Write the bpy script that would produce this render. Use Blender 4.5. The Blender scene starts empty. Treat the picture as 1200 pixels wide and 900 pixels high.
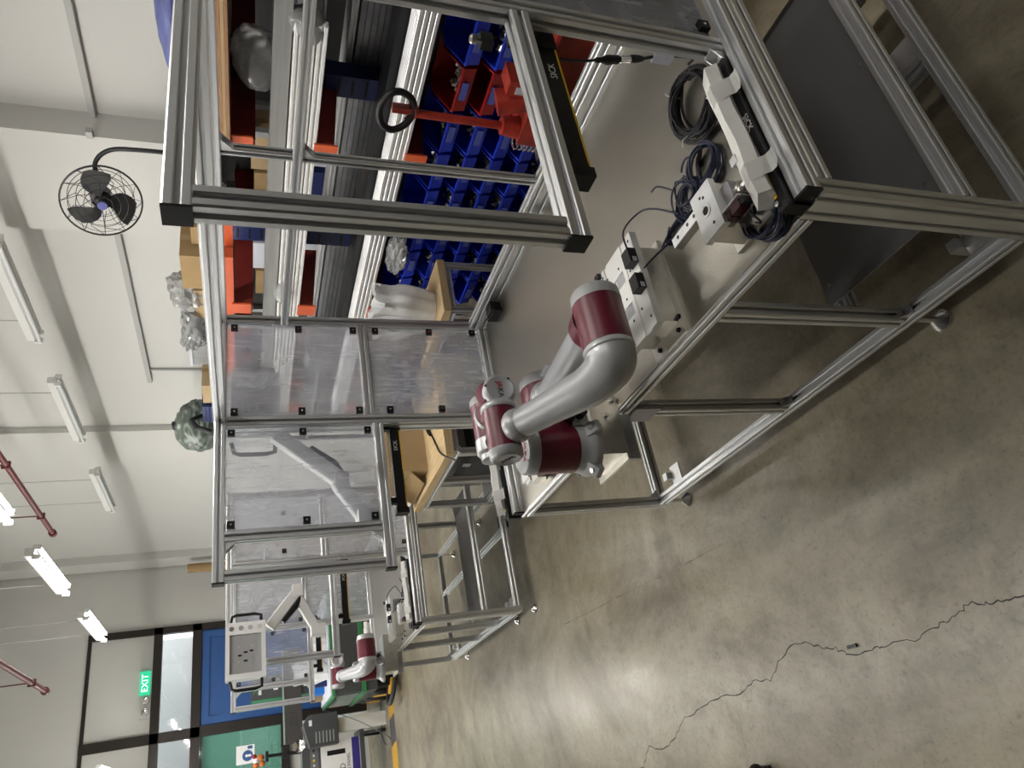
import bpy, bmesh, math, random
from mathutils import Vector, Matrix
random.seed(7)
S = bpy.context.scene
COL = S.collection
# ---------------------------------------------------------------- camera
R_ = Vector((0.87233347, -0.48890301, -0.00285764))
U_ = Vector((0.17282497, 0.3028878, 0.9372249))
F_ = Vector((0.45734653, 0.81806652, -0.34871381))
cd = bpy.data.cameras.new('camera'); cam = bpy.data.objects.new('camera', cd); COL.objects.link(cam)
cd.sensor_fit = 'HORIZONTAL'; cd.sensor_width = 36.0; cd.lens = 36.0*844.0/1200.0
cd.clip_start = 0.02; cd.clip_end = 100
X_, Y_, Z_ = -U_, R_, -F_
cam.matrix_world = Matrix(((X_.x, Y_.x, Z_.x, -0.85289), (X_.y, Y_.y, Z_.y, -0.770676), (X_.z, Y_.z, Z_.z, 1.83443), (0, 0, 0, 1)))
S.camera = cam
# ---------------------------------------------------------------- world and exposure
w = bpy.data.worlds.new('world'); S.world = w; w.use_nodes = True
w.node_tree.nodes['Background'].inputs[0].default_value = (0.85, 0.9, 1.0, 1)
w.node_tree.nodes['Background'].inputs[1].default_value = 2.0
S.view_settings.view_transform = 'Standard'; S.view_settings.look = 'None'
S.view_settings.gamma = 1.0; S.view_settings.use_curve_mapping = False
S.view_settings.exposure = 1.0
TUBE_STRENGTH = 44.0
ROOM = dict(x0=-11.0, x1=3.0, y0=-9.0, y1=12.0, h=5.3)

# ---------------------------------------------------------------- materials
MATS = {}
def mat(name, col, rough=0.5, metal=0.0, noise=0.0, nscale=20.0, bump=0.0, bscale=200.0, stretch=None, spec=0.5, emit=0.0, trans=0.0, coat=0.0, c2=None, ndetail=4.0):
    if name in MATS: return MATS[name]
    m = bpy.data.materials.new(name); m.use_nodes = True
    nt = m.node_tree; b = nt.nodes['Principled BSDF']
    b.inputs['Base Color'].default_value = (*col, 1); b.inputs['Roughness'].default_value = rough
    b.inputs['Metallic'].default_value = metal; b.inputs['Specular IOR Level'].default_value = spec
    b.inputs['Coat Weight'].default_value = coat
    if trans: b.inputs['Transmission Weight'].default_value = trans
    if emit:
        b.inputs['Emission Color'].default_value = (*col, 1); b.inputs['Emission Strength'].default_value = emit
    if noise or bump:
        tc = nt.nodes.new('ShaderNodeTexCoord'); mp = nt.nodes.new('ShaderNodeMapping')
        if stretch: mp.inputs['Scale'].default_value = stretch
        nt.links.new(tc.outputs['Object'], mp.inputs[0])
        if noise:
            n = nt.nodes.new('ShaderNodeTexNoise'); n.inputs['Scale'].default_value = nscale; n.inputs['Detail'].default_value = ndetail
            nt.links.new(mp.outputs[0], n.inputs['Vector'])
            mx = nt.nodes.new('ShaderNodeMix'); mx.data_type = 'RGBA'
            k = noise
            a = c2 if c2 else tuple(max(0, c*(1-k)) for c in col)
            e = col if c2 else tuple(min(1, c*(1+k)) for c in col)
            mx.inputs[6].default_value = (*a, 1); mx.inputs[7].default_value = (*e, 1)
            rp = nt.nodes.new('ShaderNodeValToRGB'); rp.color_ramp.elements[0].position = .3; rp.color_ramp.elements[1].position = .7
            nt.links.new(n.outputs['Fac'], rp.inputs[0]); nt.links.new(rp.outputs[0], mx.inputs[0])
            nt.links.new(mx.outputs[2], b.inputs['Base Color'])
        if bump:
            n2 = nt.nodes.new('ShaderNodeTexNoise'); n2.inputs['Scale'].default_value = bscale; n2.inputs['Detail'].default_value = 3
            nt.links.new(mp.outputs[0], n2.inputs['Vector'])
            bp = nt.nodes.new('ShaderNodeBump'); bp.inputs['Strength'].default_value = bump; bp.inputs['Distance'].default_value = 0.002
            nt.links.new(n2.outputs['Fac'], bp.inputs['Height']); nt.links.new(bp.outputs[0], b.inputs['Normal'])
    MATS[name] = m; return m

ALU = mat('anodised_aluminium', (.76, .77, .785), .4, .92)
ALU2 = mat('bare_aluminium', (.78, .79, .8), .42, .85, noise=.06, nscale=30)
DALU = mat('dull_aluminium', (.42, .42, .44), .45, .6, noise=.15, nscale=12)
STEEL = mat('brushed_steel', (.74, .72, .67), .3, 1.0, noise=.06, nscale=40, bump=.05, bscale=300)
TABLE = mat('grained_steel_sheet', (.47, .45, .40), .30, 1.0, noise=.05, nscale=3, bump=.35, bscale=300)
SHELFM = mat('grey_painted_sheet', (.20, .20, .21), .34, .35, noise=.05, nscale=4)
CAPB = mat('black_plastic', (.006, .006, .0065), .45, spec=.3)
BLK = mat('black_satin', (.009, .009, .010), .38, spec=.35)
RUB = mat('black_rubber', (.018, .018, .018), .7)
CHROME = mat('chrome', (.8, .8, .8), .12, 1.0)
RRED = mat('robot_dark_red_paint', (.135, .007, .024), .36, 0, noise=.05, nscale=8, coat=.05)
RSIL = mat('robot_silver_paint', (.47, .48, .50), .36, .25, coat=.1)
RLGT = mat('robot_light_silver', (.55, .56, .57), .32, .3)
LETR = mat('red_lettering', (.45, .01, .03), .5)
LETK = mat('dark_lettering', (.03, .03, .03), .5)
LETW = mat('white_lettering', (.85, .85, .85), .5)
WHT = mat('white_paint', (.8, .8, .79), .4)
WPLA = mat('white_plastic_block', (.84, .84, .82), .35)
FOAM = mat('white_foam', (.87, .86, .83), .75, noise=.03, nscale=60, bump=.3, bscale=200)
YEL = mat('yellow_stripe', (.75, .45, .01), .45)
NAVY = mat('navy_cable', (.012, .016, .042), .42)
KCAB = mat('black_cable', (.010, .010, .013), .42)
SENR = mat('sensor_dark_red', (.05, .004, .008), .2)
PAINTW = mat('wall_white_paint', (.54, .535, .51), .8, noise=.025, nscale=.7)
CEILM = mat('ceiling_paint', (.45, .45, .43), .9)
PAINTD = mat('far_hall_paint', (.13, .13, .125), .9)
FRM = mat('dark_bronze_frame', (.022, .017, .014), .4, .3)
BLUED = mat('blue_door_paint', (.022, .085, .27), .4, noise=.04, nscale=3)
BIN_B = mat('blue_bin_plastic', (.010, .032, .48), .33)
BIN_R = mat('red_bin_plastic', (.30, .008, .008), .36)
BIN_G = mat('green_bin_plastic', (.005, .19, .09), .36)
LAB = mat('paper_label', (.55, .56, .62), .6)
LABB = mat('bin_label_card', (.05, .07, .28), .5)
PAPER = mat('white_paper', (.82, .82, .82), .7)
SCREW = mat('zinc_screws', (.55, .54, .5), .35, .9, noise=.2, nscale=200)
ORNG = mat('orange_steel', (.62, .105, .03), .45, noise=.06, nscale=10)
DRED = mat('dark_red_steel', (.20, .02, .012), .5, noise=.1, nscale=10)
NBLU = mat('dark_blue_steel', (.008, .018, .10), .45)
CARD = mat('brown_cardboard', (.33, .22, .10), .85, noise=.07, nscale=9)
CARD2 = mat('tan_cardboard', (.40, .29, .16), .85, noise=.06, nscale=9)
WOOD = mat('pale_pine', (.62, .46, .25), .6, noise=.14, nscale=9, stretch=(8, 1, 8))
PLY = mat('plywood_edge', (.30, .16, .08), .7, noise=.4, nscale=60, stretch=(.2, .2, 8))
FILM = mat('white_plastic_film', (.78, .79, .79), .3, noise=.05, nscale=12, bump=.7, bscale=25)
GRYF = mat('grey_green_plastic_bag', (.10, .125, .105), .28, noise=.15, nscale=12, bump=.8, bscale=18)
BLUF = mat('blue_tarpaulin', (.10, .12, .29), .45, noise=.25, nscale=10, stretch=(1, 1, 5))
PRED = mat('red_pump_truck_paint', (.33, .028, .015), .38, noise=.22, nscale=22)
PIPE = mat('dark_red_pipe', (.085, .012, .012), .5)
AGVD = mat('dark_grey_enclosure', (.055, .057, .06), .45, noise=.05, nscale=5)
AGVG = mat('green_trim', (.04, .22, .085), .45)
GLASSD = mat('dark_green_acrylic', (.05, .10, .075), .15, .0)
BSKY = mat('blue_plastic', (.01, .16, .55), .4)
ORP = mat('orange_toy_fabric', (.45, .12, .02), .8)
CONB = mat('dark_louvre_panel', (.03, .03, .03), .6)
LAMPB = mat('white_enamel', (.72, .72, .70), .4)
TUBEOFF = mat('unlit_tube_glass', (.78, .8, .82), .15)
GREENS = mat('exit_green', (.02, .45, .22), .4, emit=.55)
YBLK = mat('yellow_floor_tape', (.45, .25, .02), .6, noise=.1, nscale=20)
KTAPE = mat('black_floor_tape', (.05, .05, .055), .6)
KNOB = mat('knurled_nickel', (.6, .58, .55), .3, 1.0)

def lit(name, col, strength):
    m = bpy.data.materials.new(name); m.use_nodes = True; nt = m.node_tree
    for n in list(nt.nodes):
        if n.type == 'BSDF_PRINCIPLED': nt.nodes.remove(n)
    e = nt.nodes.new('ShaderNodeEmission'); e.inputs[0].default_value = (*col, 1); e.inputs[1].default_value = strength
    nt.links.new(e.outputs[0], nt.nodes['Material Output'].inputs[0]); return m
TUBE = lit('lit_fluorescent_tube', (1.0, .97, .915), TUBE_STRENGTH)

def film_acrylic(name, haze, tint, seed, blur=.3):
    """Clear acrylic sheet still wearing its scratched protective film."""
    m = bpy.data.materials.new(name); m.use_nodes = True; nt = m.node_tree
    for n in list(nt.nodes):
        if n.type == 'BSDF_PRINCIPLED': nt.nodes.remove(n)
    out = nt.nodes['Material Output']
    tc = nt.nodes.new('ShaderNodeTexCoord'); mp = nt.nodes.new('ShaderNodeMapping')
    mp.inputs['Scale'].default_value = (1, 1, 1); mp.inputs['Rotation'].default_value = (0, .5, 0)
    mp.inputs['Location'].default_value = (seed, seed*2, seed)
    nt.links.new(tc.outputs['Object'], mp.inputs[0])
    n1 = nt.nodes.new('ShaderNodeTexNoise'); n1.inputs['Scale'].default_value = 5; n1.inputs['Detail'].default_value = 5; n1.inputs['Distortion'].default_value = 1.2
    mp2 = nt.nodes.new('ShaderNodeMapping'); mp2.inputs['Scale'].default_value = (18, 1, 2.2); mp2.inputs['Rotation'].default_value = (0, .8, 0)
    nt.links.new(tc.outputs['Object'], mp2.inputs[0])
    n2 = nt.nodes.new('ShaderNodeTexNoise'); n2.inputs['Scale'].default_value = 4; n2.inputs['Detail'].default_value = 4
    nt.links.new(mp.outputs[0], n1.inputs['Vector']); nt.links.new(mp2.outputs[0], n2.inputs['Vector'])
    r = nt.nodes.new('ShaderNodeValToRGB'); r.color_ramp.elements[0].position = .55; r.color_ramp.elements[1].position = .75
    nt.links.new(n2.outputs['Fac'], r.inputs[0])
    mm = nt.nodes.new('ShaderNodeMath'); mm.operation = 'MULTIPLY_ADD'; mm.inputs[1].default_value = .35; mm.inputs[2].default_value = haze-.15
    nt.links.new(n1.outputs['Fac'], mm.inputs[0])
    m2 = nt.nodes.new('ShaderNodeMath'); m2.operation = 'MULTIPLY_ADD'; m2.inputs[1].default_value = .24; m2.use_clamp = True
    nt.links.new(r.outputs[0], m2.inputs[0]); nt.links.new(mm.outputs[0], m2.inputs[2])
    tr0 = nt.nodes.new('ShaderNodeBsdfTransparent'); tr0.inputs[0].default_value = (.95, .96, .98, 1)
    rf = nt.nodes.new('ShaderNodeBsdfRefraction'); rf.inputs['Roughness'].default_value = .11; rf.inputs['IOR'].default_value = 1.15; rf.inputs['Color'].default_value = (.97, .97, 1, 1)
    tr = nt.nodes.new('ShaderNodeMixShader'); tr.inputs[0].default_value = blur
    nt.links.new(tr0.outputs[0], tr.inputs[1]); nt.links.new(rf.outputs[0], tr.inputs[2])
    df = nt.nodes.new('ShaderNodeBsdfDiffuse'); df.inputs[0].default_value = (*tint, 1)
    tl = nt.nodes.new('ShaderNodeBsdfTranslucent'); tl.inputs[0].default_value = (*tint, 1)
    a0 = nt.nodes.new('ShaderNodeMixShader'); a0.inputs[0].default_value = .45
    nt.links.new(df.outputs[0], a0.inputs[1]); nt.links.new(tl.outputs[0], a0.inputs[2])
    a = nt.nodes.new('ShaderNodeMixShader'); nt.links.new(m2.outputs[0], a.inputs[0])
    nt.links.new(tr.outputs[0], a.inputs[1]); nt.links.new(a0.outputs[0], a.inputs[2])
    gl = nt.nodes.new('ShaderNodeBsdfGlossy'); gl.inputs['Roughness'].default_value = .06
    fr = nt.nodes.new('ShaderNodeFresnel'); fr.inputs[0].default_value = 1.45
    b = nt.nodes.new('ShaderNodeMixShader'); nt.links.new(fr.outputs[0], b.inputs[0])
    nt.links.new(a.outputs[0], b.inputs[1]); nt.links.new(gl.outputs[0], b.inputs[2])
    nt.links.new(b.outputs[0], out.inputs[0]); return m
ACRY = film_acrylic('filmed_acrylic', .31, (.80, .81, .88), 0)
ACRY3 = film_acrylic('filmed_acrylic_front', .17, (.82, .83, .9), 5.1, .05)
ACRY2 = film_acrylic('filmed_acrylic_lower', .27, (.76, .77, .82), 3.3)
TAPEC = mat('translucent_tape', (.78, .78, .75), .35)
TAPEC.node_tree.nodes['Principled BSDF'].inputs['Alpha'].default_value = .72

CLRB = film_acrylic('clear_plastic_bag', .50, (.60, .61, .60), 11, 0)

def glass(name, tint):
    m = bpy.data.materials.new(name); m.use_nodes = True; nt = m.node_tree
    for n in list(nt.nodes):
        if n.type == 'BSDF_PRINCIPLED': nt.nodes.remove(n)
    tr = nt.nodes.new('ShaderNodeBsdfTransparent'); tr.inputs[0].default_value = (*tint, 1)
    gl = nt.nodes.new('ShaderNodeBsdfGlossy'); gl.inputs['Roughness'].default_value = .03
    mx = nt.nodes.new('ShaderNodeMixShader'); mx.inputs[0].default_value = .14
    nt.links.new(tr.outputs[0], mx.inputs[1]); nt.links.new(gl.outputs[0], mx.inputs[2])
    nt.links.new(mx.outputs[0], nt.nodes['Material Output'].inputs[0]); return m
GLASSC = glass('window_glass', (.9, .93, .93)); GLASSG = glass('green_window_glass', (.50, .76, .66))

def concrete():
    m = bpy.data.materials.new('worn_concrete'); m.use_nodes = True; nt = m.node_tree; b = nt.nodes['Principled BSDF']
    tc = nt.nodes.new('ShaderNodeTexCoord')
    def noise(sc, det, dist=0, rough=.55, st=None):
        n = nt.nodes.new('ShaderNodeTexNoise'); n.inputs['Scale'].default_value = sc; n.inputs['Detail'].default_value = det
        n.inputs['Distortion'].default_value = dist; n.inputs['Roughness'].default_value = rough
        if st:
            mp = nt.nodes.new('ShaderNodeMapping'); mp.inputs['Scale'].default_value = st; mp.inputs['Rotation'].default_value = (0, 0, .25)
            nt.links.new(tc.outputs['Object'], mp.inputs[0]); nt.links.new(mp.outputs[0], n.inputs['Vector'])
        else: nt.links.new(tc.outputs['Object'], n.inputs['Vector'])
        return n
    def ramp(src, stops):
        r = nt.nodes.new('ShaderNodeValToRGB'); cr = r.color_ramp
        cr.elements[0].position, cr.elements[0].color = stops[0][0], (*stops[0][1], 1)
        cr.elements[1].position, cr.elements[1].color = stops[-1][0], (*stops[-1][1], 1)
        for p, c in stops[1:-1]:
            e = cr.elements.new(p); e.color = (*c, 1)
        nt.links.new(src, r.inputs[0]); return r
    n1 = noise(1.15, 9, .9, .68)
    base = ramp(n1.outputs['Fac'], [(.28, (.085, .070, .046)), (.42, (.150, .127, .087)), (.52, (.205, .178, .125)), (.62, (.265, .235, .174)), (.74, (.34, .315, .255))])
    n2 = noise(2.2, 6, 1.0, .7, (1.0, .35, 1))
    st = ramp(n2.outputs['Fac'], [(.44, (0, 0, 0)), (.66, (1, 1, 1))])
    mx = nt.nodes.new('ShaderNodeMix'); mx.data_type = 'RGBA'; mx.inputs[7].default_value = (.30, .275, .222, 1)
    sc = nt.nodes.new('ShaderNodeMath'); sc.operation = 'MULTIPLY'; sc.inputs[1].default_value = .5
    nt.links.new(st.outputs[0], sc.inputs[0]); nt.links.new(sc.outputs[0], mx.inputs[0]); nt.links.new(base.outputs[0], mx.inputs[6])
    n3 = noise(55, 3, 0, .7)
    sp = ramp(n3.outputs['Fac'], [(.30, (.62, .60, .55)), (.42, (1, 1, 1)), (.72, (1.12, 1.12, 1.12))])
    mu = nt.nodes.new('ShaderNodeMix'); mu.data_type = 'RGBA'; mu.blend_type = 'MULTIPLY'; mu.inputs[0].default_value = .75
    nt.links.new(mx.outputs[2], mu.inputs[6]); nt.links.new(sp.outputs[0], mu.inputs[7])
    n5 = noise(9, 6, .4, .75)
    sp5 = ramp(n5.outputs['Fac'], [(.32, (.72, .70, .66)), (.5, (1, 1, 1)), (.7, (1.14, 1.13, 1.1))])
    mu5 = nt.nodes.new('ShaderNodeMix'); mu5.data_type = 'RGBA'; mu5.blend_type = 'MULTIPLY'; mu5.inputs[0].default_value = .7
    nt.links.new(mu.outputs[2], mu5.inputs[6]); nt.links.new(sp5.outputs[0], mu5.inputs[7])
    n6 = noise(26, 5, 1.5, .7, (1, .5, 1))
    sp6 = ramp(n6.outputs['Fac'], [(.30, (.66, .63, .58)), (.44, (1, 1, 1)), (.64, (1.02, 1.02, 1.0)), (.74, (1.28, 1.27, 1.24))])
    mu6 = nt.nodes.new('ShaderNodeMix'); mu6.data_type = 'RGBA'; mu6.blend_type = 'MULTIPLY'; mu6.inputs[0].default_value = .6
    nt.links.new(mu5.outputs[2], mu6.inputs[6]); nt.links.new(sp6.outputs[0], mu6.inputs[7])
    nt.links.new(mu6.outputs[2], b.inputs['Base Color'])
    rr = ramp(n1.outputs['Fac'], [(.3, (.40, .40, .40)), (.7, (.27, .27, .27))])
    nt.links.new(rr.outputs[0], b.inputs['Roughness'])
    b.inputs['Specular IOR Level'].default_value = .5
    bp = nt.nodes.new('ShaderNodeBump'); bp.inputs['Strength'].default_value = .12; bp.inputs['Distance'].default_value = .004
    nt.links.new(n5.outputs['Fac'], bp.inputs['Height']); nt.links.new(bp.outputs[0], b.inputs['Normal'])
    return m
CONC = concrete()

# ---------------------------------------------------------------- helpers
def link(o): COL.objects.link(o); return o
def rootloc(o):
    while o.parent: o = o.parent
    return o.location.copy()
def obj(name, bm, m, parent=None, smooth=False, label=None, kind=None, bev=0):
    """link a bmesh as ONE mesh object; authored in world coordinates."""
    if bev: bmesh.ops.bevel(bm, geom=[e for e in bm.edges if e.is_manifold and e.calc_face_angle(0) > .6], offset=bev, segments=1, affect='EDGES')
    if parent:
        bmesh.ops.translate(bm, verts=bm.verts, vec=-rootloc(parent))
    me = bpy.data.meshes.new(name); bm.to_mesh(me); bm.free()
    for mm in (m if isinstance(m, (list, tuple)) else [m]): me.materials.append(mm)
    if smooth:
        for p in me.polygons: p.use_smooth = True
        me.set_sharp_from_angle(angle=math.radians(38))
    o = link(bpy.data.objects.new(name, me))
    if parent:
        p = parent; o.parent = p
        # children of meshes: keep the same origin as the root
    if label: o['label'] = label
    if kind: o['kind'] = kind
    return o
def thing(name, label, cat, loc, group=None):
    o = link(bpy.data.objects.new(name, None)); o.location = loc; o.empty_display_size = .05
    o['label'] = label; o['category'] = cat
    if group: o['group'] = group
    return o
def tag(o, label, cat, group=None):
    o['label'] = label; o['category'] = cat
    if group: o['group'] = group
    return o
def single(name, bm, m, label, cat, group=None, smooth=False, bev=0):
    """a thing that is one mesh: its origin goes to the base centre of its bounds"""
    if bev: bmesh.ops.bevel(bm, geom=[e for e in bm.edges if e.is_manifold and e.calc_face_angle(0) > .6], offset=bev, segments=1, affect='EDGES')
    xs = [v.co for v in bm.verts]
    c = Vector(((min(v.x for v in xs)+max(v.x for v in xs))/2, (min(v.y for v in xs)+max(v.y for v in xs))/2, min(v.z for v in xs)))
    bmesh.ops.translate(bm, verts=bm.verts, vec=-c)
    o = obj(name, bm, m, None, smooth); o.location = c
    return tag(o, label, cat, group)
def dup(root, off, label=None, group=None):
    r = root.copy(); link(r); r.location = root.location + Vector(off)
    if label: r['label'] = label
    if group: r['group'] = group
    for ch in list(root.children):
        c = ch.copy(); link(c); c.parent = r
        for g in list(ch.children):
            d = g.copy(); link(d); d.parent = c
    return r
def BM(): return bmesh.new()
def box(bm, x0, x1, y0, y1, z0, z1, M=None):
    vs = [bm.verts.new(p) for p in ((x0, y0, z0), (x1, y0, z0), (x1, y1, z0), (x0, y1, z0), (x0, y0, z1), (x1, y0, z1), (x1, y1, z1), (x0, y1, z1))]
    for f in ((3, 2, 1, 0), (4, 5, 6, 7), (0, 1, 5, 4), (1, 2, 6, 5), (2, 3, 7, 6), (3, 0, 4, 7)): bm.faces.new([vs[i] for i in f])
    if M is not None: bmesh.ops.transform(bm, matrix=M, verts=vs)
    return bm
def bx(*a, **k): return box(BM(), *a, **k)
def basis(d):
    d = Vector(d).normalized(); a = Vector((0, 0, 1)) if abs(d.z) < .9 else Vector((1, 0, 0))
    s = d.cross(a).normalized(); t = s.cross(d).normalized(); return s, t, d
def lathe(bm, p0, d, prof, n=24, cap=True):
    """rings (t, r) along direction d from p0"""
    s, t, d = basis(d); p0 = Vector(p0); rings = []
    for a, r in prof:
        if r < 1e-6: rings.append([bm.verts.new(p0+d*a)])
        else: rings.append([bm.verts.new(p0+d*a+(s*math.cos(2*math.pi*i/n)+t*math.sin(2*math.pi*i/n))*r) for i in range(n)])
    for A, B in zip(rings, rings[1:]):
        if len(A) == 1 and len(B) == 1: continue
        for i in range(n):
            j = (i+1) % n
            if len(A) == 1: bm.faces.new((A[0], B[j], B[i]))
            elif len(B) == 1: bm.faces.new((A[i], A[j], B[0]))
            else: bm.faces.new((A[i], A[j], B[j], B[i]))
    if cap:
        if len(rings[0]) > 1: bm.faces.new(rings[0][::-1])
        if len(rings[-1]) > 1: bm.faces.new(rings[-1])
    return bm
def cyl(bm, p0, p1, r, n=16, r2=None):
    d = Vector(p1)-Vector(p0); return lathe(bm, p0, d, [(0, r), (d.length, r if r2 is None else r2)], n)
def tube(bm, pts, r, n=8, close=False):
    pts = [Vector(p) for p in pts]; N = len(pts); rs = r if isinstance(r, (list, tuple)) else [r]*N
    up = None; rings = []
    for i, p in enumerate(pts):
        if close: t = (pts[(i+1) % N]-pts[i-1]).normalized()
        else: t = (pts[min(i+1, N-1)]-pts[max(i-1, 0)]).normalized()
        if up is None: s, u, _ = basis(t); up = u
        u = (up - t*up.dot(t))
        if u.length < 1e-5: u = basis(t)[1]
        u.normalize(); s = t.cross(u); up = u
        rings.append([bm.verts.new(p+(s*math.cos(2*math.pi*k/n)+u*math.sin(2*math.pi*k/n))*rs[i]) for k in range(n)])
    for i in range(N if close else N-1):
        A, B = rings[i], rings[(i+1) % N]
        for k in range(n):
            j = (k+1) % n; bm.faces.new((A[k], A[j], B[j], B[k]))
    if not close:
        bm.faces.new(rings[0][::-1]); bm.faces.new(rings[-1])
    return bm
def smooth_path(pts, k=6):
    """Catmull-Rom through control points"""
    P = [Vector(p) for p in pts]; P = [P[0]*2-P[1]]+P+[P[-1]*2-P[-2]]; out = []
    for i in range(1, len(P)-2):
        for j in range(k):
            t = j/k; a, b, c, d = P[i-1], P[i], P[i+1], P[i+2]
            out.append(.5*((2*b)+(-a+c)*t+(2*a-5*b+4*c-d)*t*t+(-a+3*b-3*c+d)*t**3))
    out.append(P[-2]); return out
def prism(bm, poly, axis, a0, a1):
    """polygon in the two other axes, extruded along axis"""
    def P(u, v, a): return {'x': (a, u, v), 'y': (u, a, v), 'z': (u, v, a)}[axis]
    A = [bm.verts.new(P(u, v, a0)) for u, v in poly]; B = [bm.verts.new(P(u, v, a1)) for u, v in poly]
    n = len(poly); bm.faces.new(A); bm.faces.new(B[::-1])
    for i in range(n): bm.faces.new((A[i], B[i], B[(i+1) % n], A[(i+1) % n]))
    bmesh.ops.recalc_face_normals(bm, faces=bm.faces); return bm
def slotpoly(w, h, unit=.04, s=.0042, dep=.011):
    """outline of a slotted extrusion, counter-clockwise, origin at a corner"""
    pts = []; c = .003
    def side(L, f):
        n = max(1, round(L/unit)); q = [(c, 0)]
        for i in range(n):
            m = (i+.5)*L/n
            q += [(m-s-.0022, 0), (m-s, .0022), (m-s, .0045), (m-s-.0035, .0047), (m-s-.0035, dep), (m+s+.0035, dep), (m+s+.0035, .0047), (m+s, .0045), (m+s, .0022), (m+s+.0022, 0)]
        q += [(L-c, 0)]
        pts.extend(f(a, b) for a, b in q)
    side(w, lambda a, b: (a, b)); side(h, lambda a, b: (w-b, a)); side(w, lambda a, b: (w-a, h-b)); side(h, lambda a, b: (b, h-a))
    return pts
def ext(name, parent, x0, x1, y0, y1, z0, z1, axis=None, m=None, label=None, unit=.04):
    d = (x1-x0, y1-y0, z1-z0); axis = axis or 'xyz'[d.index(max(d))]
    bm = BM()
    if axis == 'x': prism(bm, [(y0+u, z0+v) for u, v in slotpoly(d[1], d[2], unit)], 'x', x0, x1)
    elif axis == 'y': prism(bm, [(x0+u, z0+v) for u, v in slotpoly(d[0], d[2], unit)], 'y', y0, y1)
    else: prism(bm, [(x0+u, y0+v) for u, v in slotpoly(d[0], d[1], unit)], 'z', z0, z1)
    return obj(name, bm, m or ALU, parent, label=label)
def text(body, size, M, m, parent, name='lettering', depth=.0006, align='CENTER'):
    cu = bpy.data.curves.new('txt', 'FONT'); cu.body = body; cu.size = size; cu.extrude = depth; cu.align_x = align; cu.align_y = 'CENTER'
    cu.resolution_u = 2
    t = bpy.data.objects.new('txt', cu); COL.objects.link(t)
    me = bpy.data.meshes.new_from_object(t.evaluated_get(bpy.context.evaluated_depsgraph_get()))
    COL.objects.unlink(t); bpy.data.objects.remove(t)
    me.transform(M)
    me.transform(Matrix.Translation(-rootloc(parent)))
    me.materials.clear(); me.materials.append(m)
    o = link(bpy.data.objects.new(name, me)); o.parent = parent; return o
def frame_m(o, xdir, ydir):
    """matrix placing text: origin o, reading direction xdir, letter-up ydir"""
    x = Vector(xdir).normalized(); y = (Vector(ydir)-x*Vector(ydir).dot(x)).normalized(); z = x.cross(y)
    return Matrix(((x.x, y.x, z.x, o[0]), (x.y, y.y, z.y, o[1]), (x.z, y.z, z.z, o[2]), (0, 0, 0, 1)))
def lump(bm, c, rad, seed, n=3, amp=.18, sub=3, flat=None, neck=0, crease=1.0):
    """crumpled, bag-like body: broad bulges plus ridged creases; neck > 0 draws the top together"""
    r = random.Random(seed); b = bmesh.new(); bmesh.ops.create_icosphere(b, subdivisions=sub, radius=1)
    def rv(): return Vector((r.uniform(-1, 1), r.uniform(-1, 1), r.uniform(-1, 1))).normalized()
    ph = [(rv()*r.uniform(1.5, 4), r.uniform(0, 6)) for _ in range(6)]; rg = [(rv()*r.uniform(5, 12), r.uniform(0, 6), r.uniform(.5, 1)) for _ in range(9)]
    for v in b.verts:
        d = v.co.normalized(); k = 1+amp*sum(math.sin(q.dot(d)+f) for q, f in ph)/3
        k += crease*amp*.55*sum((abs(math.sin(q.dot(d)+f+.8*math.sin(3*d.x+f)))-.6)*g for q, f, g in rg)/3
        p = Vector((d.x*rad[0], d.y*rad[1], d.z*rad[2]))*k
        if flat is not None and p.z < -flat: p.z = -flat
        if neck:
            t = max(0, p.z/rad[2]); q = 1-neck*min(1, t)+neck*1.1*max(0, t-.75)*2; p.x *= q; p.y *= q
        v.co = p
    me = bpy.data.meshes.new('t'); b.to_mesh(me); b.free(); me.transform(Matrix.Translation(c)); bm.from_mesh(me); bpy.data.meshes.remove(me)
    return bm
def gathered_bag(c, r, h, seed, n=56, m=16):
    """thin plastic bag standing upright: flat bottom, folds deepening towards a flared, uneven mouth"""
    q = random.Random(seed); bm = BM(); rings = []; ph = [q.uniform(0, 6) for _ in range(5)]; mouth = [q.uniform(.9, 1.06) for _ in range(n)]
    mouth = [(mouth[i-1]+mouth[i]+mouth[(i+1) % n])/3 for i in range(n)]
    for j in range(m+1):
        t = j/m; base = .82+.28*math.sin(t*2.2) if t < .55 else 1.08-.5*(t-.55)+.9*max(0, t-.8); amp = .03+.16*t*t
        row = []
        for i in range(n):
            a = 2*math.pi*i/n
            f = amp*(math.sin(7*a+ph[0]+2*t)+.7*math.sin(11*a+ph[1]-3*t)+.5*abs(math.sin(8*a+ph[2]+4*t)))+.06*math.sin(2*a+ph[3]+2*t)+.03*math.sin(9*t+3*a+ph[4])
            k = base+f; row.append(bm.verts.new((c[0]+r[0]*k*math.cos(a), c[1]+r[1]*k*math.sin(a), c[2]+h*t*(mouth[i] if t > .7 else 1)+(.012*math.sin(5*a+ph[1])*t))))
        rings.append(row)
    for A, B in zip(rings, rings[1:]):
        for i in range(n): bm.faces.new((A[i], A[(i+1) % n], B[(i+1) % n], B[i]))
    bm.faces.new(rings[0][::-1]); return bm
def struct(name, bm, m, parent=None, smooth=False):
    o = obj(name, bm, m, parent, smooth)
    if not parent: o['kind'] = 'structure'
    return o
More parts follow.
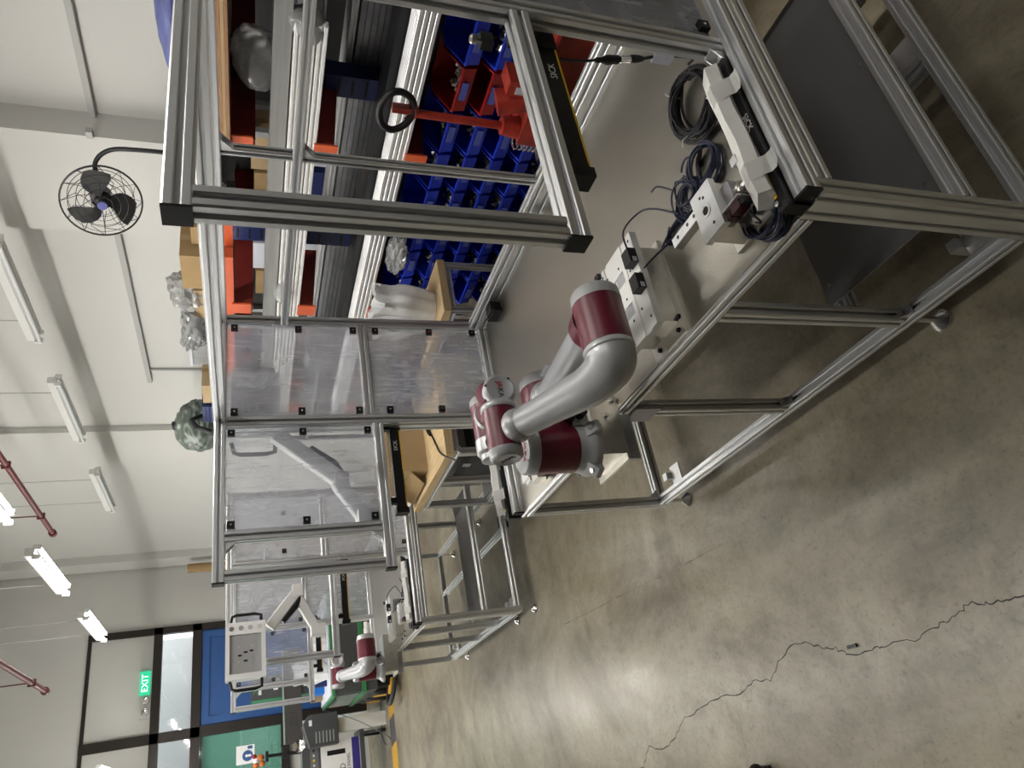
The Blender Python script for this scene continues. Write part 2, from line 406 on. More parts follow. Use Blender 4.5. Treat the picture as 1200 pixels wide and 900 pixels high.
# ---------------------------------------------------------------- setting
r = ROOM
floor = struct('floor', bx(r['x0'], r['x1']+.2, r['y0'], r['y1']+2.5, -.1, 0), CONC)
CR = [(-1.0, 3.05), (-.983, 2.846), (-.907, 2.746), (-.924, 2.599), (-.885, 2.469), (-.818, 2.35), (-.796, 2.199), (-.769, 2.042), (-.772, 1.886), (-.742, 1.772), (-.755, 1.676), (-.706, 1.593), (-.659, 1.473), (-.665, 1.407), (-.703, 1.334), (-.709, 1.284), (-.743, 1.231), (-.742, 1.114), (-.739, 1.089), (-.747, .964), (-.726, .86), (-.718, .805), (-.693, .738), (-.71, .674), (-.707, .629), (-.712, .58), (-.72, .45), (-.70, .2)]
def ribbon(pts, wd, z, jit=0, sub=1):
    bm = BM(); q = []
    for a, b in zip(pts, pts[1:]):
        for k in range(sub):
            t = k/sub; q.append((a[0]+(b[0]-a[0])*t+random.uniform(-jit, jit), a[1]+(b[1]-a[1])*t+random.uniform(-jit, jit)))
    q.append(pts[-1]); vs = []
    for i, p in enumerate(q):
        a = Vector(q[max(i-1, 0)]); b = Vector(q[min(i+1, len(q)-1)]); t = (b-a).normalized(); n = Vector((-t.y, t.x)); ww = wd*random.uniform(.55, 1.25)/2
        vs.append((bm.verts.new((p[0]+n.x*ww, p[1]+n.y*ww, z)), bm.verts.new((p[0]-n.x*ww, p[1]-n.y*ww, z))))
    for A, B in zip(vs, vs[1:]): bm.faces.new((A[0], A[1], B[1], B[0]))
    return bm
CRACK = mat('dark_crack', (.035, .03, .025), .9)
JOINT = mat('grey_joint', (.13, .112, .085), .8, noise=.5, nscale=14, c2=(.27, .24, .18))
obj('crack', ribbon(CR, .0042, .0006, .006, 5), CRACK, floor)
obj('joint', ribbon([(-.175, 3.46), (-.189, 2.963), (-.212, 2.25), (-.226, 1.70)], .007, .0006, .003, 12), JOINT, floor)
single('floor_scrap', bx(-.724, -.713, 1.185, 1.225, 0, .008), BLK, 'small black scrap lying on the concrete floor beside the crack', 'scrap')

struct('ceiling', bx(r['x0'], r['x1']+.2, r['y0'], r['y1'], r['h'], r['h']+.1), CEILM)
struct('wall_right', bx(r['x1'], r['x1']+.2, r['y0'], r['y1']+.2, 0, r['h']), PAINTW)
struct('wall_left', bx(r['x0']-.2, r['x0'], r['y0'], r['y1']+.2, 0, r['h']), PAINTD)
struct('wall_back', bx(r['x0'], r['x1'], r['y0']-.2, r['y0'], 0, r['h']), PAINTD)
# far wall: opening X -4.4..1.86 below 4.03 filled by the framed glazing
bm = BM(); box(bm, 1.92, r['x1'], 12, 12.2, 0, r['h']); box(bm, r['x0'], 1.92, 12, 12.2, 4.05, r['h']); box(bm, r['x0'], -4.4, 12, 12.2, 0, 4.05); box(bm, -4.4, .13, 12.03, 12.15, 0, 1.22)
struct('wall_far', bm, PAINTW)
# wall columns
for i, (ya, yb, xa) in enumerate(((2.75, 3.62, 2.80), (7.0, 7.9, 2.93), (11.5, 11.95, 2.88))):
    bm = bx(xa, 3.0, ya, yb, 0, r['h']); struct('trim_%d' % (i+1), bm, PAINTW)
# glazing frame on the far wall
fr = BM()
for a in ((1.82, 1.92, 0, 4.05), (.27, .41, 0, 4.05), (-1.3, -1.18, 0, 4.05), (-4.4, 1.92, 3.03, 3.15), (-4.4, 1.92, 2.47, 2.60), (-4.4, .27, 1.20, 1.32)):
    box(fr, a[0], a[1], 11.95, 12.06, a[2], a[3])
box(fr, -4.4, 1.92, 11.97, 12.05, 4.0, 4.05)
wf = struct('window_1', fr, FRM)
obj('infill_panel', bx(.41, 1.82, 12.0, 12.03, 3.15, 4.0), PAINTW, wf)
obj('infill_panel', bx(-1.18, .27, 12.0, 12.03, 3.15, 4.0), PAINTW, wf)
obj('infill_panel', bx(-4.4, -1.3, 12.0, 12.03, 3.15, 4.0), PAINTW, wf)
for a in ((.41, 1.82), (-1.18, .27), (-4.4, -1.3)): obj('pane', bx(a[0], a[1], 12.0, 12.008, 2.6, 3.03), GLASSC, wf)
obj('green_pane', bx(-1.18, .27, 12.0, 12.008, 1.32, 2.47), GLASSG, wf, label='green tinted pane')
obj('green_pane', bx(-4.4, -1.3, 12.0, 12.008, 1.32, 2.47), GLASSG, wf, label='green tinted pane')
dr = BM(); box(dr, .41, 1.82, 12.0, 12.05, 0, 2.47)
door = struct('door_1', dr, BLUED)
bm = BM()
for a in ((.43, .53, .02, 2.45), (1.70, 1.80, .02, 2.45), (.53, 1.70, 2.35, 2.45), (.53, 1.70, 0.02, .14), (.53, 1.70, 1.22, 1.27)): box(bm, a[0], a[1], 11.975, 12.0, a[2], a[3])
obj('door_frame', bm, BLUED, door)
bm = BM(); cyl(bm, (.62, 11.99, 1.05), (.62, 11.92, 1.05), .012, 8); box(bm, .52, .63, 11.915, 11.93, 1.03, 1.07); obj('door_handle', bm, CHROME, door)
bm = BM(); lathe(bm, (1.18, 12.0, 1.84), (0, -1, 0), [(0, .05), (.03, .045), (.035, 0)], 14); obj('door_viewport', bm, WHT, door, True, label='small white round cover')
# daylight corridor outside the glazing
struct('wall_outside', bx(-4.6, 2.2, 14.3, 14.4, 0, 4.2), mat('corridor_wall', (.62, .60, .55), .9))
struct('trim_4', bx(-4.6, 2.2, 14.22, 14.3, 2.55, 2.72), mat('maroon_band', (.20, .035, .05), .7))
# notice on the green glass
nt_ = bx(-.20, .055, 11.985, 11.99, 1.70, 1.96)
nt_ = single('notice', nt_, PAPER, 'white notice with a blue round symbol stuck on the green glass', 'notice')
bm = BM(); lathe(bm, (-.09, 11.985, 1.80), (0, -1, 0), [(0, .075), (.001, .075)], 20); obj('symbol', bm, mat('notice_blue', (.03, .09, .28), .6), nt_)
bm = BM(); lathe(bm, (-.09, 11.984, 1.815), (0, -1, 0), [(0, .02), (.001, .02)], 10); box(bm, -.105, -.075, 11.983, 11.984, 1.75, 1.795); obj('symbol_figure', bm, PAPER, nt_)
obj('symbol_band', bx(.0, .04, 11.984, 11.985, 1.73, 1.80), mat('notice_blue', (.03, .09, .28), .6), nt_)
# exit sign and emergency lamp
ex = thing('exit_sign', 'green lit EXIT sign on the white panel above the dark transom', 'sign', (1.12, 12.0, 3.17))
obj('housing', bx(.955, 1.295, 11.93, 12.0, 3.17, 3.31), GREENS, ex, bev=.006)
text('EXIT', .125, frame_m((1.125, 11.928, 3.237), (1, 0, 0), (0, 0, 1)), lit('sign_letters', (.8, 1, .9), 1.1), ex)
em = thing('emergency_light', 'grey twin spot emergency light beside the EXIT sign', 'lamp', (.79, 12.0, 3.15))
obj('plate', bx(.63, .955, 11.95, 12.0, 3.16, 3.30), mat('pale_grey_plastic', (.5, .5, .48), .5), em, bev=.006)
for x in (.71, .87):
    bm = BM(); lathe(bm, (x, 11.95, 3.23), (0, -1, -.15), [(0, .045), (.04, .055), (.05, .05), (.045, .035), (.03, .01)], 16); obj('spot', bm, CHROME, em, True)
TRUNK = mat('grey_trunking', (.36, .36, .345), .6)
# conduit on the right wall
bm = BM(); box(bm, 2.955, 3.0, -3, 2.75, 2.665, 2.70); box(bm, 2.80-.02, 2.82, 2.70, 2.75, 2.665, 2.70)
obj_c = single('cable_trunking', bm, TRUNK, 'long grey cable trunking running level along the right wall before the column', 'trunking')
bm = BM(); box(bm, 2.955, 2.999, 3.64, 6.0, 2.67, 2.71); box(bm, 2.975, 2.999, 5.78, 5.80, 1.9, 2.67)
single('cable_trunking', bm, TRUNK, 'grey cable trunking beyond the wall fan, with a drop near its end', 'trunking')

# ---------------------------------------------------------------- lamps
def lamp(x, y, z, on, label, group=None, L=1.06, tubes=2):
    t = thing('twin_tube_light', label, 'ceiling light', (x, y, z), group)
    bm = prism(BM(), [(x-.026, z+.05), (x+.026, z+.05), (x+.030, z), (x+.012, z-.012), (x-.012, z-.012), (x-.030, z)], 'y', y-L/2, y+L/2)
    obj('batten', bm, LAMPB, t)
    for s in (-1, 1):
        b = cyl(BM(), (x+s*.034, y-L/2+.02, z-.03), (x+s*.034, y+L/2-.02, z-.03), .014, 8); obj('tube', b, TUBE if on else TUBEOFF, t, True)
        for e in (-1, 1): obj('lamp_holder', bx(x+s*.034-.016, x+s*.034+.016, y+e*(L/2-.012)-.012, y+e*(L/2-.012)+.012, z-.047, z), LAMPB, t)
    for s in (-.32, .32):
        obj('suspension_wire', cyl(BM(), (x, y+s, z+.05), (x, y+s, ROOM['h']), .004, 5), mat('wire_grey', (.35, .35, .34), .5), t)
    return t
H = 3.22
lamp(2.36, 3.75, H, False, 'unlit twin tube light nearest the wall fan, on two wires')
lamp(2.36, 5.42, H, False, 'unlit twin tube light in the middle of the unlit row by the right wall')
lamp(2.36, 7.25, H, False, 'unlit twin tube light farthest along the unlit row')
for i, y in enumerate((3.7, 5.45, 7.37)):
    lamp(1.0, y, H, True, ['bright twin tube light cut by the ceiling side of the frame', 'bright twin tube light between the two red pipes', 'bright twin tube light nearest the EXIT sign wall'][i])
for x, ys, rn in ((1.0, (-1.6, .2, 2.0), 'middle row'), (-.7, (1.9, 3.5, 5.2, 7.2), 'partly added first row left'), (-.22, (8.7, 9.8, 10.9), 'added row before the exit wall'), (-2.4, (7.2, 8.5, 9.8, 11.0), 'added second row left'), (-4.2, (6.5, 8.0, 9.5, 11.0), 'added third row left')):  # exit wall and left rows added unseen to brighten far wall and floor
    for i, y in enumerate(ys): lamp(x, y, H, True, 'bright twin tube light out of view, %s of the %s' % (['first', 'second', 'third', 'fourth', 'fifth', 'sixth', 'seventh', 'eighth'][i], rn), 'tube lights overhead')  # first left row: one lamp follows the floor glare, the others are fill
# sprinkler pipes
for i, (x, y0_, y1_, z, lb) in enumerate(((1.9, -8.5, 7.15, 3.61, 'dark red sprinkler pipe ending between two unlit tube lights'), (.45, -8.5, 7.3, 3.55, 'dark red sprinkler pipe ending left of the lit tube light by the EXIT wall'))):
    t = thing('sprinkler_pipe', lb, 'pipe', (x, (y0_+y1_)/2, z))
    obj('pipe', cyl(BM(), (x, y0_, z), (x, y1_, z), .024, 10), PIPE, t, True)
    obj('end_cap', cyl(BM(), (x, y1_-.03, z), (x, y1_+.02, z), .036, 10), PIPE, t, True)
    for yy in (y1_-.5, y1_-1.7, y1_-2.9):
        b = BM(); box(b, x-.03, x+.03, yy-.012, yy+.012, z-.03, z+.03); cyl(b, (x, yy, z+.03), (x, yy, ROOM['h']), .006, 6); obj('hanger', b, PIPE, t)
# ---------------------------------------------------------------- robot workcell (bench + guard frame)
T = .785
def foot(parent, x, y, top, name='levelling_foot'):
    b = BM(); lathe(b, (x, y, 0), (0, 0, 1), [(0, .034), (.006, .034), (.010, .031), (.030, .013), (.034, .008), (top, .008)], 18)
    return obj(name, b, CHROME, parent, True)
def corner_bracket(parent, x, y, z, ax, bx_, s=.038, wd=.03, m=None):
    """triangular gusset in corner: extends along directions ax and bx_ from (x,y,z)"""
    a = Vector(ax)*s; c = Vector(bx_)*s; n = Vector(ax).cross(Vector(bx_)).normalized()*wd/2; p = Vector((x, y, z)); b = BM()
    def tri(o, th): 
        q = [b.verts.new(p+v+o+dd) for dd in (n*0, n*th) for v in (Vector((0, 0, 0)), a, c)]
        b.faces.new(q[:3]); b.faces.new(q[3:][::-1])
        for i in range(3): b.faces.new((q[i], q[3+i], q[3+(i+1) % 3], q[(i+1) % 3]))
    tri(-n, .18); tri(n*.82, .18)
    e = .12
    for u, v in ((a, c), (c, a)):
        q = [b.verts.new(p+k) for k in (-n, -n+u, n+u, n)]; q2 = [b.verts.new(p+k+v*e) for k in (-n, -n+u, n+u, n)]
        b.faces.new(q); b.faces.new(q2[::-1])
        for i in range(4): b.faces.new((q[i], q2[i], q2[(i+1) % 4], q[(i+1) % 4]))
    bmesh.ops.recalc_face_normals(b, faces=b.faces)
    return obj('corner_bracket', b, m or ALU2, parent)
def endcap(parent, x0, x1, y0, y1, z0, z1): return obj('end_cap', bx(x0, x1, y0, y1, z0, z1), CAPB, parent, bev=.0015)
def panel(parent, x0, x1, y, z0, z1, m, clips):
    p = obj('acrylic_panel', bx(x0, x1, y-.002, y+.002, z0, z1), m, parent, label='clear sheet with scratched protective film')
    for cx, cz in clips:
        b = bx(cx-.013, cx+.013, y-.016, y-.002, cz-.013, cz+.013); k = obj('panel_clip', b, CAPB, p, bev=.002)
        obj('clip_screw', lathe(BM(), (cx, y-.016, cz), (0, -1, 0), [(0, .004), (.001, .004)], 6), CHROME, p)
    return p
def clamp_knob(parent, x, y, z, d=(0, -1, 0)):
    b = BM(); box(b, x-.016, x+.016, y-.010, y+.010, z, z+.026); k = obj('latch_block', b, BLK, parent, bev=.003)
    b = BM(); lathe(b, (x, y, z+.026), (0, 0, 1), [(0, .004), (.006, .004), (.008, .010), (.018, .010), (.021, .007)], 14); obj('knob', b, KNOB, k, True)

def workcell(L=1.86):
    c = thing('robot_workcell', 'long aluminium profile bench nearest the camera with its guard frame', 'workbench', (.45, L/2, 0))
    E = ext
    # legs
    E('leg', c, 0, .04, 0, .08, .115, T)
    E('leg', c, 0, .04, .41, .45, .16, T-.04)
    E('leg', c, 0, .04, .925, .965, .16, T-.04)
    E('leg', c, 0, .04, L-.04, L, .115, T-.04)
    for y in (0, L-.04): E('leg', c, .91, .95, y, y+.04, .115, T-.04)
    E('leg', c, .91, .95, .92, .96, .16, T-.04)
    # lower frame
    E('lower_rail', c, 0, .04, .08, L-.04, .12, .16)
    E('lower_rail', c, .91, .95, .04, L-.04, .12, .16)
    E('lower_rail', c, .04, .91, .0, .04, .12, .16)
    E('lower_rail', c, .04, .91, L-.04, L, .12, .16)
    E('lower_rail', c, .55, .59, .04, L-.04, .12, .16)
    E('shelf_rail', c, .04, .91, 0, .04, .345, .385)
    E('shelf_rail', c, .04, .91, .41, .45, .30, .34)
    # top frame
    E('top_rail', c, 0, .04, .08, L, T-.04, T)
    E('top_rail', c, .91, .95, .04, L, T-.04, T)
    E('top_rail', c, .04, .95, 0, .04, T-.04, T)
    E('top_rail', c, .04, .95, L-.04, L, T-.04, T)
    obj('tabletop', bx(.011, .94, .05, L-.012, T-.001, T+.003), TABLE, c)
    # grey shelf tray with folded edges
    b = prism(BM(), [(.055, .372), (.06, .357), (.15, .347), (.82, .347), (.90, .36), (.905, .375), (.90, .363), (.82, .35), (.15, .35), (.062, .36)], 'y', .04, .455)
    # prism polygons on axis y use (x,z)
    sh = obj('shelf_tray', b, SHELFM, c)
    for p in ((.15, .08), (.55, .07), (.12, .43), (.7, .43)):
        obj('screw', lathe(BM(), (p[0], p[1], .35), (0, 0, 1), [(0, .007), (.004, .006)], 10), CHROME, sh)
    for x, y in ((.02, .06), (.02, L-.02), (.93, .02), (.93, L-.02)): foot(c, x, y, .12)
    for x, y in ((.02, .43), (.93, .94)): foot(c, x, y, .12)
    # castor style foot plates bolted inside the lower rails
    for y in (.13, 1.66):
        p = obj('foot_plate', bx(.04, .13, y, y+.07, .12, .126), ALU2, c)
        b = BM(); box(b, .08, .11, y+.07, y+.10, .08, .15); obj('foot_bracket', b, ALU2, p, bev=.004)
    obj('foot_plate', bx(.62, .70, .045, .12, .12, .126), ALU2, c); obj('foot_bracket', bx(.62, .70, .125, .15, .06, .13), BLK, c, bev=.004)
    obj('joint_plate', bx(-.006, 0, .90, .985, .66, .745), DALU, c, bev=.006)
    # near guard frame (mid post and cantilever arm)
    Z0, Z1 = 1.295, 1.9396
    xm = .46
    E('post', c, xm, xm+.04, .04, .08, T, Z1-.04)
    E('guard_beam', c, -.12, xm+.49, .04, .08, Z1-.04, Z1)
    E('guard_beam', c, -.12, xm, .04, .08, Z0, Z0+.04)
    E('post', c, -.12, -.08, .04, .08, Z0+.04, Z1-.04)
    endcap(c, -.125, -.12, .04, .08, Z0, Z0+.04); endcap(c, -.125, -.12, .04, .08, Z1-.04, Z1)
    # near end bar carrying the light curtain
    E('sensor_bar', c, .012, .91, .0, .04, T, T+.04); endcap(c, .006, .012, 0, .04, T, T+.04)
    corner_bracket(c, xm, .06, T+.04, (-1, 0, 0), (0, 0, 1), .03)
    # back frame
    E('post', c, .91, .95, 0.04, .08, T, Z1-.04)
    E('post', c, .92, .95, .93, .96, T+.04, Z1-.04, unit=.03)
    E('post', c, .91, .95, L-.0, L+.04, T, Z1-.04)
    E('back_rail', c, .91, .95, .08, L, T, T+.08, unit=.04)
    E('back_rail', c, .91, .95, .08, L, Z1-.04, Z1)
    E('back_rail', c, .90, .93, .08, L, 1.66, 1.69, unit=.03)
    # mid-plane top beam
    E('roof_beam', c, xm, xm+.04, .08, L, Z1-.04, Z1)
    # far guard frame
    ya, yb = L, L+.04
    E('post', c, xm-.02, xm+.02, ya, ya+.08, T-.04, Z1-.04)
    E('guard_beam', c, -.15, xm-.02, ya, yb, Z1-.04, Z1)
    E('guard_beam', c, xm-.02, .95, ya, yb, Z1-.04, Z1)
    E('guard_beam', c, -.15, xm-.02, ya, yb, Z0+.01, Z0+.05)
    E('post', c, -.01, .03, ya, yb, Z0+.05, Z1-.04)
    E('post', c, -.15, -.11, ya, yb, Z0+.05, Z1-.04)
    endcap(c, -.156, -.15, ya, yb, Z0+.01, Z0+.05); endcap(c, -.156, -.15, ya, yb, Z1-.04, Z1)
    E('cross_rail', c, xm+.02, .91, ya, yb, 1.335, 1.375)
    E('cross_rail', c, xm+.02, .91, ya, yb, T, T+.04)
    E('sensor_bar', c, .012, .43, L-.04, L, T, T+.04); endcap(c, .006, .012, L-.04, L, T, T+.04)
    yp = L+.012
    panel(c, .03, xm-.02, yp, Z0+.05, Z1-.04, ACRY3, [(.05, 1.88), (.05, 1.62), (.05, 1.37), (.41, 1.88), (.41, 1.62), (.41, 1.37)])
    panel(c, xm+.02, .91, yp, 1.375, Z1-.04, ACRY, [(.50, 1.87), (.50, 1.62), (.50, 1.395), (.885, 1.87), (.885, 1.62), (.885, 1.395)])
    panel(c, xm+.02, .91, yp, T+.04, 1.335, ACRY2, [(.885, 1.30), (.885, 1.06), (.885, .86), (.50, 1.27), (.50, 1.05)])
    # near-end panel of the back half
    panel(c, xm+.04, .91, .06, T+.04, Z1-.04, ACRY2, [(.55, .84), (.8, .84), (.55, 1.6), (.8, 1.6)])
    E('cross_rail', c, xm+.04, .91, .04, .08, 1.335, 1.375)
    # gussets
    corner_bracket(c, -.01, L+.02, Z1-.04, (-1, 0, 0), (0, 0, -1)); corner_bracket(c, -.01, L+.02, Z0+.05, (-1, 0, 0), (0, 0, 1))
    corner_bracket(c, .93, .93, Z1-.04, (0, -1, 0), (0, 0, -1)); corner_bracket(c, .93, .93, 1.66, (0, -1, 0), (0, 0, -1))
    corner_bracket(c, .04, L-.02, .16, (1, 0, 0), (0, 0, 1), .03)
    corner_bracket(c, .02, .41, .16, (0, -1, 0), (0, 0, 1), .03); corner_bracket(c, .02, .925, .16, (0, -1, 0), (0, 0, 1), .03)
    # latches
    clamp_knob(c, .87, 1.09, T+.003); clamp_knob(c, .43, .10, 1.36); clamp_knob(c, .93, 1.10, 1.86)
    b = BM(); box(b, .86, .905, 1.64, 1.70, T+.003, T+.05); box(b, .85, .862, 1.625, 1.715, T+.003, T+.045); obj('stop_block', b, BLK, c, bev=.006)
    return c
cell = workcell()

# ---------------------------------------------------------------- robot
def robot():
    B = Vector((-.10, .96, .904))
    t = thing('jointed_robot', 'dark red and silver jointed robot on the near bench, elbow towards the camera', 'robot', B)
    # base
    b = BM(); lathe(b, B, (0, 0, 1), [(-.012, .080), (0, .082), (.010, .082), (.022, .074), (.034, .069), (.05, .068)], 32); base = obj('base', b, RSIL, t, True, label='silver base flange')
    for k in range(4):
        a = math.radians(20+90*k); d = Vector((math.cos(a), math.sin(a), 0)); n = Vector((-d.y, d.x, 0)); b = BM(); c = B+d*.076
        M = Matrix.Translation(c)@Matrix(((d.x, n.x, 0, 0), (d.y, n.y, 0, 0), (0, 0, 1, 0), (0, 0, 0, 1)))
        prism(b, [(-.02, -.012), (.022, -.012), (.022, .004), (-.012, .034)], 'y', -.020, .020); bmesh.ops.transform(b, matrix=M, verts=b.verts)
        obj('base_lug', b, RSIL, base, bev=.002)
        b = BM(); lathe(b, c+d*.004+Vector((0, 0, .008)), (d.x*.5, d.y*.5, 1), [(0, .008), (.012, .008)], 6); obj('bolt', b, KNOB, base)
    z1 = B.z
    j1 = obj('shoulder_joint', lathe(BM(), (B.x, B.y, z1+.05), (0, 0, 1), [(0, .067), (.006, .0685), (.121, .0685)], 32), RRED, t, True)
    cap1 = obj('joint_cap', lathe(BM(), (B.x, B.y, z1+.171), (0, 0, 1), [(0, .0695), (.026, .0685), (.034, .063), (.036, .055), (.034, .052), (.034, 0)], 32), RSIL, t, True)
    text('JAKA', .025, frame_m((B.x-.015, B.y-.025, z1+.206), (-.8, .5, 0), (-.5, -.8, 0)), LETR, cap1)
    for k in range(3):
        a = math.radians(-140+120*k); b = BM(); lathe(b, (B.x+.058*math.cos(a), B.y+.058*math.sin(a), z1+.2055), (0, 0, 1), [(0, .004), (.001, .004)], 8); obj('screw', b, LETK, cap1)
    # J2 along X
    z2 = 1.005; y2 = B.y
    b = BM(); lathe(b, (B.x+.03, y2, z2), (1, 0, 0), [(0, .060), (.03, .061), (.04, .066), (.165, .066)], 32); obj('shoulder_joint', b, RRED, t, True)
    obj('joint_cap', lathe(BM(), (B.x+.195, y2, z2), (1, 0, 0), [(0, .067), (.026, .066), (.034, .060), (.036, .0)], 32), RSIL, t, True)
    # upper arm
    P0 = Vector((.040, y2, z2)); P1 = Vector((-.006, .42, 1.084)); d = (P1-P0).normalized(); Ln = (P1-P0).length
    b = BM(); lathe(b, P0, d, [(.045, .056), (.062, .058), (.070, .056), (.075, .049), (.080, .050), (.088, .050), (.092, .044), (.115, .043), (Ln-.115, .042), (Ln-.09, .045), (Ln-.075, .047), (Ln-.07, .050), (Ln-.058, .051), (Ln-.045, .048)], 32, False); ua = obj('upper_arm', b, RSIL, t, True)
    sd = d.cross(Vector((0, 0, 1))).normalized(); up = sd.cross(d)
    obj('rating_label', bx(-.035, .035, -.016, .016, 0, .001, frame_m(P0+d*.17-sd*.035+up*.026, d, up-sd*.2)), LAB, ua)
    # elbow J3 along X
    E = P1
    b = BM(); lathe(b, (-.096, E.y, E.z), (1, 0, 0), [(0, .057), (.012, .0568), (.115, .0568)], 32)
    lathe(b, E-d*.085+Vector((0, 0, 0)), d, [(0, .050), (.02, .052), (.06, .056)], 28, False); obj('elbow_joint', b, RRED, t, True)
    obj('joint_cap', lathe(BM(), (.018, E.y, E.z), (1, 0, 0), [(0, .0578), (.024, .0568), (.031, .052), (.033, 0)], 32), RLGT, t, True)
    obj('elbow_ring', lathe(BM(), (-.112, E.y, E.z), (1, 0, 0), [(0, .0555), (.003, .0585), (.012, .0585), (.016, .056)], 32), RLGT, t, True)
    W = Vector((-.150, .735, 1.243))   # wrist 1
    A = Vector((-.110, E.y, E.z)); fd = (W-Vector((-.158, E.y, E.z))).normalized()
    C0 = Vector((-.158, E.y, E.z))
    path = [A, A+Vector((-.014, 0, 0)), A+Vector((-.028, .008, .004)), C0+Vector((.010, .030, .014)), C0+fd*.075, C0+fd*.12, C0+fd*.18, C0+fd*.27, C0+fd*.305]
    rs = [.055, .055, .053, .0505, .0465, .044, .040, .036, .0355]
    pp = smooth_path(path, 5); rr = [p.x for p in smooth_path([(v, 0, 0) for v in rs], 5)]
    b = tube(BM(), pp, rr, 28); fa = obj('forearm', b, RSIL, t, True)
    LF = (W-C0).length
    b = BM(); lathe(b, C0, fd, [(.30, .0355), (LF-.072, .036), (LF-.066, .0405), (LF-.052, .0425), (LF-.042, .041), (LF-.034, .037)], 28, False); obj('forearm_collar', b, RSIL, t, True)
    # wrist 1 along X
    rw = .0415
    obj('wrist_joint', lathe(BM(), (W.x-.045, W.y, W.z), (1, 0, 0), [(0, rw), (.105, rw)], 28), RRED, t, True)
    c1 = obj('joint_cap', lathe(BM(), (W.x-.045, W.y, W.z), (-1, 0, 0), [(0, rw+.001), (.018, rw), (.024, rw-.004), (.0255, rw-.008), (.024, rw-.010), (.024, 0)], 28), RSIL, t, True)
    text('JAKA', .018, frame_m((W.x-.0695, W.y, W.z), (0, .9, .5), (0, -.5, .9)), LETK, c1)
    obj('wrist_ring', lathe(BM(), (W.x+.060, W.y, W.z), (1, 0, 0), [(0, rw+.001), (.004, rw+.003), (.012, rw+.003), (.016, rw)], 28), RLGT, t, True)
    # wrist 2
    V = Vector((-.045, .782, 1.232)); f = Vector((.02, -.97, .12)).normalized()
    b = BM(); lathe(b, V-f*.055, f, [(0, rw-.003), (.115, rw-.001)], 28); lathe(b, (W.x+.075, W.y+.0, W.z), (V.x-W.x-.03, V.y-W.y, 0), [(0, rw-.002), (.07, rw-.004)], 24); obj('wrist_joint', b, RRED, t, True)
    c2 = obj('joint_cap', lathe(BM(), V+f*.06, f, [(0, rw), (.018, rw), (.024, rw-.004), (.0255, rw-.008), (.024, rw-.010), (.024, 0)], 28), RSIL, t, True)
    fup = Vector((0, -.17, -.985))
    text('JA', .019, frame_m(V+f*.0848+Vector((.0105, 0, 0)), (-1, 0, 0), fup), LETR, c2); text('KA', .019, frame_m(V+f*.0848+Vector((-.0125, 0, 0)), (-1, 0, 0), fup), LETK, c2)
    fr_ = f.cross(Vector((1, 0, 0)))
    for k in range(3):
        a = math.radians(75+120*k); q = V+f*.0845+(Vector((1, 0, 0))*math.cos(a)+fr_*math.sin(a))*.036
        b = BM(); lathe(b, q, f, [(0, .0035), (.001, .0035)], 8); obj('screw', b, LETK, c2)
    obj('wrist_ring', lathe(BM(), V-f*.055, -f, [(0, rw), (.008, rw+.002), (.014, rw+.002), (.018, rw)], 28), RLGT, t, True)
    # wrist 3 along X with tool flange
    Q = V-f*.105
    obj('wrist_joint', lathe(BM(), (Q.x-.052, Q.y, Q.z), (1, 0, 0), [(0, rw), (.10, rw)], 28), RRED, t, True)
    obj('joint_cap', lathe(BM(), (Q.x+.048, Q.y, Q.z), (1, 0, 0), [(0, rw+.001), (.018, rw), (.024, rw-.004), (.026, 0)], 28), RLGT, t, True)
    tf = obj('tool_flange', lathe(BM(), (Q.x-.052, Q.y, Q.z), (-1, 0, 0), [(0, rw+.001), (.035, rw+.001), (.040, rw-.003), (.042, .034), (.056, .034), (.058, .030), (.056, 0)], 28), RLGT, t, True)
    b = BM(); lathe(b, (Q.x-.075, Q.y-.036, Q.z+.018), (0, -1, .4), [(0, .011), (.012, .011), (.013, .007), (.008, .007), (.008, 0)], 14); obj('tool_connector', b, BLK, tf)
    # base connector block
    b = BM(); box(b, B.x+.05, B.x+.11, B.y-.055, B.y+.0, z1+.005, z1+.055); cb = obj('connector_block', b, RSIL, t, bev=.004)
    b = BM(); cyl(b, (B.x+.08, B.y-.055, z1+.03), (B.x+.08, B.y-.085, z1+.03), .014, 12); box(b, B.x+.06, B.x+.085, B.y-.075, B.y-.05, z1+.055, z1+.075); obj('plug', b, BLK, cb)
    return t
rob = robot()
# pedestal
pd = thing('robot_pedestal', 'polished steel riser box and plate under the near robot base', 'pedestal', (-.04, 1.1, T))
obj('mounting_plate', bx(-.150, .16, .93, 1.13, T+.003, T+.012), STEEL, pd, bev=.001)
obj('riser', bx(-.132, .13, .93, 1.10, T+.012, .884), STEEL, pd, bev=.002)
for x, z in ((.105, .80), (.04, .80), (-.01, .835)): obj('bolt', lathe(BM(), (x, .93, z), (0, -1, 0), [(0, .008), (.010, .008)], 6), KNOB, pd)
obj('support_gusset', bx(-.15, -.006, .93, .942, T-.03, T+.003), DALU, pd)
